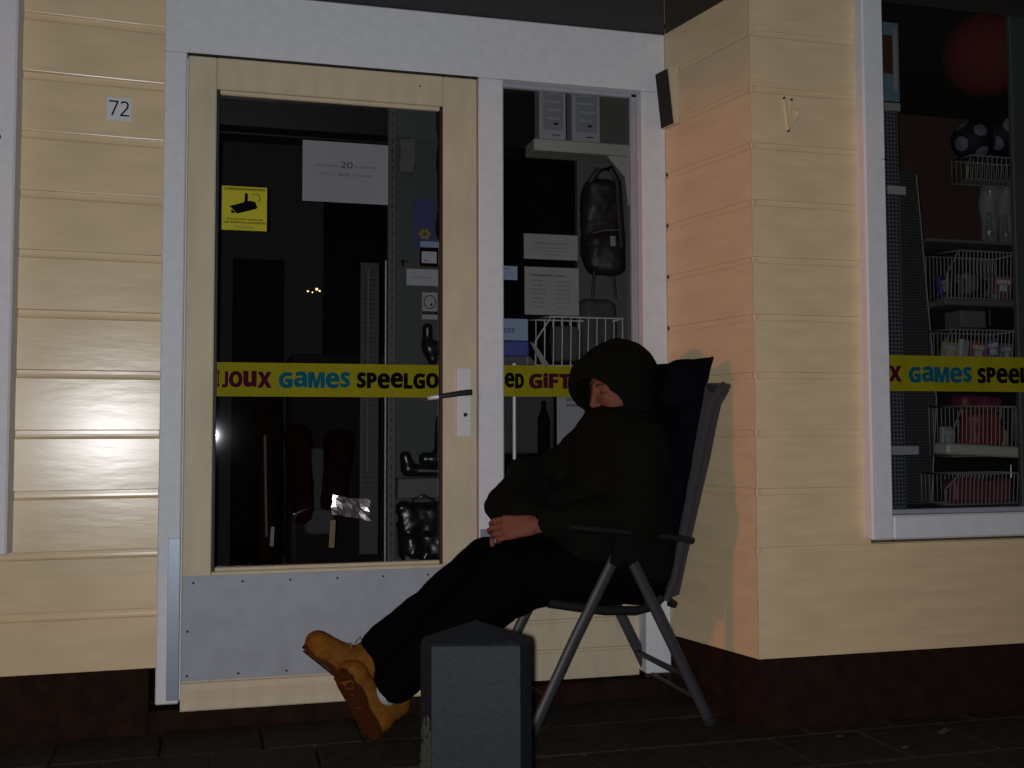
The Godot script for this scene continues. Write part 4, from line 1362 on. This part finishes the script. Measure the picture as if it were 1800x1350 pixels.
func chair() -> void:
	var ch := thing("garden_chair", "grey metal folding recliner garden chair the hooded person sits in", "chair", V(1.25, -EYE, 0.2))
	var st: SurfaceTool
	var across := Vector3(0.119, 0, 0.993)
	for s in [0.550, 0.125]:
		var far: bool = s < 0.3
		var inner: float = 0.508 if not far else 0.205
		var lean: float = -0.045 if far else 0.0
		st = begin()
		tube(st, [C(1.218 + lean, -0.375, s), C(1.071 + lean, -0.632, s), C(0.916 + lean, -0.922, s)], 0.0185, 0.0185, 14, across, 0.62)
		var l := obj("leg", st, M.chair_metal, ch)
		st = begin()
		tube(st, [C(0.922 + lean, -0.912, s), C(0.910 + lean, -0.931, s)], 0.022, 0.022, 12, across, 0.7)
		obj("foot_cap", st, M.rubber, l)
		st = begin()
		tube(st, [C(1.255, -0.365, s), C(1.413, -0.665, s), C(1.546, -0.920, s)], 0.0195, 0.0195, 14, across, 0.62)
		l = obj("leg", st, M.chair_metal, ch)
		st = begin()
		tube(st, [C(1.540, -0.908, s), C(1.552, -0.931, s)], 0.023, 0.023, 12, across, 0.7)
		obj("foot_cap", st, M.rubber, l)
		st = begin()
		tube(st, [C(1.058, -0.285, s), C(1.20, -0.300, s), C(1.438, -0.333, s), C(1.486, -0.343, s)], 0.012, 0.0125, 14, across, 1.9)
		obj("armrest", st, M.chair_black, ch)
		st = begin()
		prism(st, PackedVector2Array([Vector2(1.215, -0.312), Vector2(1.265, -0.322), Vector2(1.284, -0.398), Vector2(1.255, -0.412), Vector2(1.240, -0.388), Vector2(1.220, -0.415), Vector2(1.190, -0.402)]), V(0, 0, s - 0.017), Vector3(1, 0, -SLOPE), Vector3.UP, Vector3(0, 0, 0.034))
		obj("pivot_bracket", st, M.rubber_dark, ch)
		# the curved rail under the seat and the upright of the back
		st = begin()
		tube(st, [C(1.00, -0.520, inner), C(1.08, -0.535, inner), C(1.19, -0.555, inner), C(1.30, -0.562, inner), C(1.36, -0.553, inner), C(1.395, -0.525, inner)], 0.015, 0.015, 12, across, 0.8)
		obj("seat_rail", st, M.chair_black, ch)
		st = begin()
		tube(st, [C(1.393, -0.530, s), C(1.422, -0.470, s), C(1.455, -0.342, s), C(1.495, -0.179, s), C(1.542, 0.005, s), C(1.570, 0.105, s), C(1.592, 0.140, s), C(1.622, 0.156, s)], 0.0125, 0.0185, 14, across, 0.9)
		obj("back_upright", st, M.chair_net, ch)
		st = begin()
		tube(st, [C(1.405, -0.535, s), C(1.425, -0.545, s)], 0.014, 0.012, 10, across, 1.0)
		obj("recline_knob", st, M.chair_black, ch)
	# the sling: sleeve of grey net across the uprights, wider at the top
	st = begin()
	var line := [Vector2(1.405, -0.50), Vector2(1.455, -0.342), Vector2(1.495, -0.179), Vector2(1.542, 0.005), Vector2(1.570, 0.105), Vector2(1.594, 0.136), Vector2(1.632, 0.158)]
	for i in line.size() - 1:
		for f in 2:
			var off := Vector2(-0.006, 0.002) * f
			var a := C(line[i].x + off.x, line[i].y + off.y, 0.555)
			var b := C(line[i + 1].x + off.x, line[i + 1].y + off.y, 0.555)
			var c := C(line[i + 1].x + off.x, line[i + 1].y + off.y, 0.152)
			var d := C(line[i].x + off.x, line[i].y + off.y, 0.152)
			quad(st, a, b, c, d, (b - a).cross(d - a).normalized() * (1.0 if f == 0 else -1.0))
	obj("back_sling", st, M.chair_net, ch)
	# the hem of the sling along the near upright, flared where it folds over the top
	var hem := PackedVector2Array()
	for q in [[1.543, 0.166], [1.595, 0.168], [1.636, 0.160], [1.634, 0.140], [1.604, 0.098], [1.583, 0.024], [1.561, -0.069], [1.534, -0.161], [1.503, -0.270], [1.469, -0.388], [1.436, -0.513], [1.395, -0.523], [1.423, -0.404], [1.456, -0.260], [1.486, -0.123], [1.515, 0.024], [1.536, 0.110]]:
		hem.append(Vector2(q[0], q[1]))
	st = begin()
	prism(st, hem, V(0, 0, 0.556), Vector3(1, 0, -SLOPE), Vector3.UP, Vector3(0, 0, -0.012))
	obj("sling_hem", st, M.chair_net, ch)
	st = begin()
	prism(st, PackedVector2Array([Vector2(1.545, 0.160), Vector2(1.560, 0.163), Vector2(1.612, 0.153), Vector2(1.596, 0.143), Vector2(1.560, 0.135)]), V(0, 0, 0.5575), Vector3(1, 0, -SLOPE), Vector3.UP, Vector3(0, 0, -0.003))
	obj("sling_pocket", st, M.chair_black, ch)
	st = begin()
	for p in [[0.985, -0.802], [0.945, -0.874]]:
		tube(st, [C(p[0] - (0.045 if p[0] < 1.2 else 0.0), p[1], 0.125), C(p[0], p[1], 0.550)], 0.009, 0.009, 10)
	obj("stretcher", st, M.chair_black, ch)
	for p in [[1.463, -0.775], [1.503, -0.850]]:
		st = begin()
		tube(st, [C(p[0] - (0.045 if p[0] < 1.2 else 0.0), p[1], 0.125), C(p[0], p[1], 0.550)], 0.010, 0.010, 10)
		obj("stretcher", st, M.chair_black, ch)
	st = begin()
	tube(st, [C(1.632, 0.157, 0.152), C(1.632, 0.157, 0.555)], 0.010, 0.010, 10)
	obj("top_bar", st, M.chair_metal, ch)

	# the padded cushion that lies on it
	var cu := thing("chair_cushion", "thick dark navy chair cushion with a head pillow, its pointed corner sticking up", "cushion", V(1.3, -0.54, 0.2))
	var e := Vector3(-0.993, 0, 0.119)
	var up := Vector3.UP * 0.972 - e * 0.236
	var nn := e * 0.972 + Vector3.UP * 0.236
	var Bk := Basis(across, up, nn)
	var mid := 0.36
	obj("back_pad", soft([rbox(C(1.474, -0.15, mid) + nn * 0.038, Vector3(0.195, 0.36, 0.036), Bk, 0.034)], 0.010, 0.008, 7.0), M.cushion, cu)
	obj("seat_pad", soft([rbox(C(1.185, -0.500, mid), Vector3(0.150, 0.036, 0.215), Basis(across, Vector3.UP, e), 0.034)], 0.010, 0.008, 7.0), M.cushion, cu)
	obj("pillow", soft([
		rbox(C(1.458, 0.155, mid) + nn * 0.015, Vector3(0.180, 0.078, 0.044), Bk, 0.042, 0.05),
		cap(C(1.46, 0.198, 0.515), C(1.535, 0.208, 0.515), 0.034, 0.032, 0.04),
		cap(C(1.36, 0.175, 0.23), C(1.50, 0.185, 0.23), 0.034, 0.032, 0.04),
		cap(C(1.50, 0.190, 0.52), C(1.581, 0.252, 0.545), 0.040, 0.003, 0.04),
		cap(C(1.50, 0.10, 0.53), C(1.525, 0.18, 0.53), 0.03, 0.035, 0.03),
	], 0.007, 0.004, 8.0), M.cushion, cu)

# a hand as capsules: w wrist, d towards the fingertips, n out of its back, side from the index to the little finger
func hand(w: Vector3, d: Vector3, n: Vector3, side: Vector3, curl: float, s := 1.0) -> Array:
	var out := []
	var off := [-0.030, -0.010, 0.010, 0.028]
	var reach := [0.086, 0.090, 0.085, 0.077]
	var long := [0.92, 1.03, 0.97, 0.78]
	out.append(cap(w - d * 0.055, w + d * 0.01, 0.028, 0.027, 0.02, 1, n, 1.35))
	for i in 4:
		out.append(cap(w + (side * off[i] * 0.62 + d * 0.012) * s, w + (side * off[i] + d * reach[i]) * s, 0.0145, 0.0120, 0.014, 1))
	out.append(cap(w + (d * 0.03 - side * 0.018 - n * 0.010) * s, w + (d * 0.055 - side * 0.020 - n * 0.008) * s, 0.015, 0.012, 0.012))
	for i in 4:
		var p: Vector3 = w + (side * off[i] + d * reach[i]) * s
		var a := 0.0
		var seg := [0.041, 0.026, 0.021]
		var rad := [0.0098, 0.0088, 0.0079, 0.0066]
		for k in 3:
			a += curl * [0.75, 1.1, 0.8][k] * (1.0 + 0.06 * (i - 1.5))
			var dir: Vector3 = (d * cos(a) - n * sin(a) + side * off[i] * 1.2 * (1.0 if k == 0 else 0.0)).normalized()
			var q: Vector3 = p + dir * seg[k] * long[i] * s
			out.append(cap(p, q, rad[k], rad[k + 1], 0.004 if k == 0 else 0.003))
			p = q
	var t0 := w + (d * 0.020 - side * 0.022 - n * 0.006) * s
	var t1 := t0 + (d * 0.68 - side * 0.66 - n * 0.20).normalized() * 0.046 * s
	var t2 := t1 + (d * 0.90 - side * 0.30 - n * 0.25).normalized() * 0.032 * s
	var t3 := t2 + (d * 0.98 - side * 0.02 - n * 0.20).normalized() * 0.027 * s
	out.append(cap(t0, t1, 0.0150, 0.0118, 0.012))
	out.append(cap(t1, t2, 0.0112, 0.0100, 0.004))
	out.append(cap(t2, t3, 0.0098, 0.0078, 0.003))
	return out

func boot(parent: Node, heel: Vector3, l: Vector3, u: Vector3) -> void:
	l = l.normalized() * 1.0
	u = (u - l * u.dot(l)).normalized()
	var w := l.cross(u)
	var P := func(x: float, y: float, z := 0.0) -> Vector3:
		return heel + (l * x + u * y + w * z) * 0.90
	var upper := soft([
		cap(P.call(0.030, 0.050), P.call(0.10, 0.050), 0.038, 0.036, 0.03),
		cap(P.call(0.10, 0.046), P.call(0.205, 0.042), 0.040, 0.043, 0.03, 1, u, 1.12),
		cap(P.call(0.215, 0.044, -0.008), P.call(0.222, 0.046, 0.014), 0.037, 0.034, 0.03),
		cap(P.call(0.075, 0.085), P.call(0.155, 0.062), 0.036, 0.032, 0.03),
		cap(P.call(0.030, 0.070), P.call(0.020, 0.150), 0.043, 0.050, 0.03),
		cap(P.call(0.060, 0.105), P.call(0.052, 0.150), 0.036, 0.044, 0.03),
	], 0.005, 0.003, 14.0)
	var b := obj("boot", upper, M.suede, parent)
	var st := begin()
	var out := PackedVector2Array()
	for p in [[-0.014, -0.022], [-0.018, 0.0], [-0.014, 0.022], [0.02, 0.035], [0.08, 0.034], [0.15, 0.045], [0.20, 0.047], [0.238, 0.036], [0.257, 0.008], [0.252, -0.020], [0.228, -0.040], [0.16, -0.044], [0.08, -0.034], [0.02, -0.035]]:
		out.append(Vector2(p[0], p[1]))
	prism(st, out, heel + u * 0.002, l * 0.90, w * 0.90, u * 0.016)
	obj("sole", st, M.gum_sole, b)
	st = begin()
	for i in 9:
		cbox(st, P.call(0.02 + 0.026 * i, -0.003), Vector3(0.009, 0.003, 0.031), 0.001, Basis(l, u, w))
	obj("tread", st, M.gum_sole, b)
	st = begin()
	for i in 4:
		var x := 0.155 - 0.026 * i
		var y := 0.094 + 0.013 * i
		tube(st, [P.call(x - 0.004, y - 0.010, -0.026), P.call(x + 0.004, y + 0.004, 0.0), P.call(x - 0.004, y - 0.010, 0.026)], 0.0040, 0.0040, 6)
	tube(st, [P.call(0.085, 0.140, 0.0), P.call(0.110, 0.150, 0.03), P.call(0.105, 0.125, 0.045), P.call(0.086, 0.135, 0.01)], 0.0024, 0.0024, 6)
	obj("laces", st, M.lace, b)
	st = begin()
	tube(st, [P.call(0.088, 0.110, 0.0360), P.call(0.088, 0.112, 0.0412)], 0.0052, 0.0046, 12)
	obj("eyelet", st, M.brushed_steel, b)
	st = begin()
	tube(st, [P.call(0.035, 0.152), P.call(0.034, 0.168)], 0.052, 0.047, 20, w, 0.95)
	obj("cuff", st, M.lace, b)

func person() -> void:
	var p := thing("person", "person in dark hooded coat, black trousers and tan boots asleep in the chair", "person", V(1.25, -EYE, 0.2))
	var m := 0.36
	# the head: F forward, U up, R towards the left cheek (the near side)
	var F := Vector3(-0.93, -0.26, 0.24).normalized()
	var R := Vector3.UP.cross(F).normalized() * -1.0
	if R.z < 0.0:
		R = -R
	var U := F.cross(R)
	if U.y < 0.0:
		U = -U
	var H := C(1.296, 0.158, m + 0.01)
	var B := Basis(R, U, F)
	var L := func(r: float, u: float, f: float) -> Vector3:
		return H + R * r + U * u + F * f
	var head := [
		ell(L.call(0, 0.025, -0.008), Vector3(0.073, 0.092, 0.092), B, 0.02),
		cap(L.call(-0.030, -0.035, 0.030), L.call(0.030, -0.035, 0.030), 0.048, 0.048, 0.03),
		cap(L.call(0, -0.060, 0.040), L.call(0, -0.090, 0.066), 0.042, 0.024, 0.03),
		cap(L.call(-0.034, -0.012, 0.066), L.call(-0.040, -0.030, 0.055), 0.020, 0.022, 0.02),
		cap(L.call(0.034, -0.012, 0.066), L.call(0.040, -0.030, 0.055), 0.020, 0.022, 0.02),
		cap(L.call(-0.036, 0.026, 0.070), L.call(0, 0.024, 0.080), 0.012, 0.011, 0.014),
		cap(L.call(0.036, 0.026, 0.070), L.call(0, 0.024, 0.080), 0.012, 0.011, 0.014),
		cap(L.call(-0.020, 0.008, 0.100), L.call(-0.040, 0.008, 0.092), 0.015, 0.014, 0.010, -1),
		cap(L.call(0.020, 0.008, 0.100), L.call(0.040, 0.008, 0.092), 0.015, 0.014, 0.010, -1),
		ell(L.call(-0.030, 0.005, 0.072), Vector3(0.0135, 0.011, 0.0125), B, 0.003),
		ell(L.call(0.030, 0.005, 0.072), Vector3(0.0135, 0.011, 0.0125), B, 0.003),
		cap(L.call(0, 0.020, 0.083), L.call(0, -0.032, 0.108), 0.0085, 0.0125, 0.010),
		cap(L.call(-0.011, -0.036, 0.097), L.call(0.011, -0.036, 0.097), 0.0088, 0.0088, 0.006),
		cap(L.call(-0.018, -0.060, 0.083), L.call(0, -0.057, 0.094), 0.0065, 0.0075, 0.006),
		cap(L.call(0.018, -0.060, 0.083), L.call(0, -0.057, 0.094), 0.0065, 0.0075, 0.006),
		cap(L.call(-0.015, -0.071, 0.082), L.call(0.015, -0.071, 0.082), 0.0080, 0.0080, 0.006),
		cap(L.call(-0.018, -0.0645, 0.094), L.call(0.018, -0.0645, 0.094), 0.0022, 0.0022, 0.003, -1),
		cap(L.call(-0.074, 0.012, -0.012), L.call(-0.074, -0.024, -0.004), 0.016, 0.011, 0.006, 1, R, 1.9),
		cap(L.call(0.074, 0.012, -0.012), L.call(0.074, -0.024, -0.004), 0.016, 0.011, 0.006, 1, R, 1.9),
		cap(L.call(0, -0.05, -0.02), L.call(0, -0.19, -0.045), 0.052, 0.058, 0.02),
	]
	# wrists
	var wn := C(0.962, -0.283, 0.462)
	var wf := C(0.962, -0.272, 0.285)
	var handn := hand(wn, Vector3(-0.94, -0.10, -0.28).normalized(), Vector3(-0.25, 0.38, 0.89).normalized(), Vector3(-0.06, -0.92, 0.38).normalized(), 0.62)
	var handf := hand(wf, Vector3(-0.72, -0.22, 0.55).normalized(), Vector3(-0.30, 0.92, 0.10).normalized(), Vector3(0.5, 0.1, -0.8).normalized(), 0.50)
	var torso := [
		cap(C(1.345, -0.42, m + 0.05), C(1.315, -0.05, m + 0.05), 0.11, 0.09, 0.05),
		cap(C(1.345, -0.42, m - 0.05), C(1.315, -0.05, m - 0.05), 0.11, 0.09, 0.05),
		cap(C(1.325, 0.0, m), L.call(0, -0.10, -0.03), 0.06, 0.055, 0.04),
		cap(C(1.345, -0.03, m + 0.13), C(1.295, -0.265, m + 0.155), 0.050, 0.042, 0.03),
		cap(C(1.295, -0.265, m + 0.155), wn, 0.042, 0.028, 0.02),
		cap(C(1.320, -0.03, m - 0.13), C(1.16, -0.22, m - 0.16), 0.050, 0.042, 0.03),
		cap(C(1.16, -0.22, m - 0.16), wf, 0.042, 0.028, 0.02),
		cap(C(1.36, -0.455, m + 0.085), C(0.86, -0.43, m + 0.07), 0.085, 0.058, 0.04),
		cap(C(1.36, -0.455, m - 0.085), C(0.84, -0.42, m - 0.06), 0.085, 0.058, 0.04),
		cap(C(0.86, -0.43, m + 0.07), C(0.525, -0.755, m - 0.03), 0.055, 0.036, 0.03),
		cap(C(0.84, -0.42, m - 0.06), C(0.475, -0.665, m - 0.11), 0.055, 0.036, 0.03),
	]
	var st := begin()
	for part in [soft(head, 0.0034), soft(handn, 0.0030), soft(handf, 0.0034), soft(torso, 0.013)]:
		st.append_from(part, 0, Transform3D.IDENTITY)
	var body := obj("body", st, M.skin, p)
	st = begin()
	for s in [-1.0, 1.0]:
		tube(st, [L.call(s * 0.016, 0.0008, 0.0845), L.call(s * 0.030, -0.0018, 0.0860), L.call(s * 0.043, 0.0012, 0.0805)], 0.0016, 0.0012, 6)
	obj("eyelash", st, M.hair, body)
	st = begin()
	for s in [-1.0, 1.0]:
		tube(st, [L.call(s * 0.014, 0.026, 0.0905), L.call(s * 0.030, 0.0305, 0.0870), L.call(s * 0.047, 0.026, 0.0755)], 0.0036, 0.0020, 8)
	obj("eyebrow", st, M.hair, body)
	obj("hair", soft([ell(L.call(0, 0.036, -0.018), Vector3(0.079, 0.094, 0.092), B, 0.01), cap(L.call(0, 0.02, 0.13), L.call(0, -0.05, 0.14), 0.085, 0.085, 0.01, -1), cap(L.call(0, -0.05, 0.06), L.call(0, -0.12, 0.0), 0.09, 0.09, 0.01, -1)], 0.006), M.hair, body)
	# the coat: body, sleeves and collar
	var jacket := [
		cap(C(1.335, -0.36, m + 0.055), C(1.335, -0.04, m + 0.065), 0.150, 0.128, 0.05),
		cap(C(1.335, -0.36, m - 0.055), C(1.325, -0.04, m - 0.065), 0.150, 0.128, 0.05),
		cap(C(1.22, -0.26, m + 0.02), C(1.26, -0.03, m), 0.120, 0.115, 0.06),
		cap(C(1.17, -0.28, m + 0.02), C(1.13, -0.24, m + 0.02), 0.085, 0.07, 0.06),
		cap(C(1.30, 0.000, m), C(1.275, 0.015, m), 0.105, 0.086, 0.04),
		cap(C(1.330, -0.035, m + 0.125), C(1.300, -0.255, m + 0.155), 0.088, 0.078, 0.04),
		cap(C(1.300, -0.255, m + 0.155), C(1.005, -0.278, m + 0.105), 0.078, 0.052, 0.03),
		cap(C(1.250, -0.025, m - 0.10), C(1.145, -0.125, m - 0.125), 0.085, 0.080, 0.04),
		cap(C(1.145, -0.125, m - 0.125), C(1.00, -0.150, m - 0.10), 0.078, 0.066, 0.04),
		cap(C(1.00, -0.150, m - 0.10), C(0.890, -0.238, m - 0.06), 0.064, 0.050, 0.03),
		cap(C(0.99, -0.185, m - 0.06), C(0.925, -0.235, m + 0.03), 0.054, 0.046, 0.04), cap(C(1.03, -0.20, m - 0.02), C(0.97, -0.245, m + 0.05), 0.05, 0.036, 0.04), cap(C(0.885, -0.255, m - 0.01), C(0.90, -0.318, m - 0.01), 0.034, 0.02, 0.03),
		cap(C(1.38, -0.42, m + 0.10), C(1.12, -0.36, m + 0.11), 0.085, 0.060, 0.05),
		cap(C(1.38, -0.42, m - 0.10), C(1.12, -0.36, m - 0.09), 0.085, 0.060, 0.05),
		cap(wn + Vector3(0.018, 0, 0), wn - Vector3(0.10, 0, 0), 0.030, 0.050, 0.004, -1),
	]
	obj("coat", soft(jacket, 0.0085, 0.013, 5.5, Vector3(1.0, 1.6, 1.0)), M.jacket, p)
	var O := H
	var hood := [
		ell(C(1.300, 0.180, m), Vector3(0.120, 0.130, 0.120), Basis.IDENTITY, 0.03),
		cap(C(1.30, 0.19, m), C(1.225, 0.170, m + 0.01), 0.112, 0.098, 0.05),
		cap(C(1.322, 0.11, m), C(1.335, 0.00, m), 0.104, 0.120, 0.05),
		cap(C(1.355, 0.215, m + 0.01), C(1.365, 0.14, m), 0.066, 0.066, 0.05),
		cap(C(1.27, 0.005, m), C(1.25, -0.005, m), 0.085, 0.080, 0.04),
		cap(L.call(0, 0.02, 0.0), L.call(0, -0.01, 0.05), 0.080, 0.074, 0.012, -1),
		cap(V(1.258, 0.118, 0.23), V(1.258, 0.118, 0.23) + Vector3(-0.40, -0.48, 0.62) * 0.32, 0.058, 0.085, 0.012, -1),
		cap(V(1.222, 0.146, 0.24), V(1.212, 0.140, 0.24) + Vector3(-0.60, -0.36, 0.54) * 0.22, 0.061, 0.076, 0.012, -1),
	]
	obj("hood", soft(hood, 0.006, 0.007, 9.0), M.jacket, p)
	st = begin()
	tube(st, [C(1.245, 0.052, m + 0.098), C(1.235, 0.03, m + 0.112)], 0.0022, 0.0022, 6)
	obj("drawcord", st, M.sock, p)
	# trousers
	var tr := [
		cap(C(1.37, -0.445, m + 0.075), C(0.875, -0.445, m + 0.075), 0.110, 0.092, 0.05),
		cap(C(1.37, -0.445, m - 0.075), C(0.855, -0.430, m - 0.060), 0.110, 0.090, 0.05),
		cap(C(0.875, -0.445, m + 0.075), C(0.545, -0.755, m - 0.03), 0.094, 0.068, 0.04),
		cap(C(0.855, -0.430, m - 0.060), C(0.500, -0.665, m - 0.105), 0.090, 0.062, 0.04),
		cap(C(0.90, -0.49, m + 0.04), C(0.62, -0.68, m - 0.03), 0.085, 0.06, 0.05),
	]
	obj("trousers", soft(tr, 0.010, 0.010, 6.0, Vector3(1.4, 1.4, 0.8)), M.trousers, p)
	obj("sock", soft([cap(C(0.535, -0.705, m - 0.105), C(0.478, -0.675, m - 0.105), 0.040, 0.038, 0.01)], 0.006, 0.003, 14.0), M.sock, p)
	obj("sock", soft([cap(C(0.57, -0.735, m - 0.03), C(0.520, -0.785, m - 0.035), 0.046, 0.043, 0.01)], 0.006, 0.003, 14.0), M.sock, p)
	# boots: heels on the pavement, toes up, crossed
	boot(p, C(0.436, -0.800, m - 0.105), Vector3(-0.76, 0.66, 0.10), Vector3(0.66, 0.74, -0.10))
	boot(p, C(0.474, -0.913, m - 0.030), Vector3(-0.46, 0.88, 0.10), Vector3(0.66, 0.32, -0.62))
	# a slip of white paper held in the hands
	st = begin()
	prism(st, PackedVector2Array([Vector2(0.868, -0.300), Vector2(0.888, -0.283), Vector2(0.905, -0.300), Vector2(0.900, -0.330), Vector2(0.852, -0.345)]), V(0, 0, 0.372), Vector3(1, 0, -0.12), Vector3.UP, Vector3(0, 0, 0.0015))
	tag(obj("paper_slip", st, M.paper), "small white slip of paper under the seated person's hands", "paper")

func bollard() -> void:
	var a := -0.245
	var B := Basis(Vector3.UP, a)
	var c := V(0.471, 0, 1.66)
	var b := thing("bollard", "dark slate square bollard with a pointed top and chamfered corners in front", "bollard", Vector3(c.x, 0, c.z))
	var h := 0.1005
	var ch := 0.021
	var foot := -0.35
	var ys := EYE - 0.376
	var hz := 0.060
	var poly := PackedVector2Array([Vector2(-h + 0.045, -hz), Vector2(h - 0.045, -hz), Vector2(h, -hz + 0.045), Vector2(h, hz - ch), Vector2(h - ch, hz), Vector2(-h + ch, hz), Vector2(-h, hz - ch), Vector2(-h, -hz + 0.045)])
	var st := begin()
	var ring0 := []
	var ring1 := []
	var ring2 := []
	for q in poly:
		ring0.append(Vector3(c.x, foot, c.z) + B * Vector3(q.x, 0, q.y))
		ring1.append(Vector3(c.x, ys - 0.004, c.z) + B * Vector3(q.x, 0, q.y))
		ring2.append(Vector3(c.x, ys, c.z) + B * Vector3(q.x * 0.97, 0, q.y * 0.97))
	var tip := Vector3(c.x, ys + 0.033, c.z)
	for i in 8:
		var k := (i + 1) % 8
		var out: Vector3 = (ring0[i] + ring0[k]) / 2.0 - Vector3(c.x, foot, c.z)
		var steps := 6
		for s in steps:
			var t0 := float(s) / steps
			var t1 := float(s + 1) / steps
			quad(st, ring0[i].lerp(ring1[i], t0), ring0[k].lerp(ring1[k], t0), ring0[k].lerp(ring1[k], t1), ring0[i].lerp(ring1[i], t1), out.normalized())
		quad(st, ring1[i], ring1[k], ring2[k], ring2[i], (out.normalized() + Vector3.UP).normalized())
		var n: Vector3 = (ring2[k] - ring2[i]).cross(tip - ring2[i]).normalized()
		tri(st, ring2[i], ring2[k], tip, n if n.y > 0 else -n)
	obj("post", st, M.bollard_paint, b)
	# a strip of moss down the left chamfer
	st = begin()
	var rng := RandomNumberGenerator.new()
	rng.seed = 5
	for i in 150:
		var y := ys - 0.09 - 0.16 * sqrt(rng.randf()) - rng.randf() * 0.03
		var s := rng.randf_range(0.001, 0.019)
		ball(st, Vector3(c.x, y, c.z) + B * Vector3(-h + s, 0, hz - ch + s), Vector3(0.0022, rng.randf_range(0.004, 0.013), 0.0022), 5, 6)
	obj("moss", st, M.moss, b).set_meta("kind", "stuff")
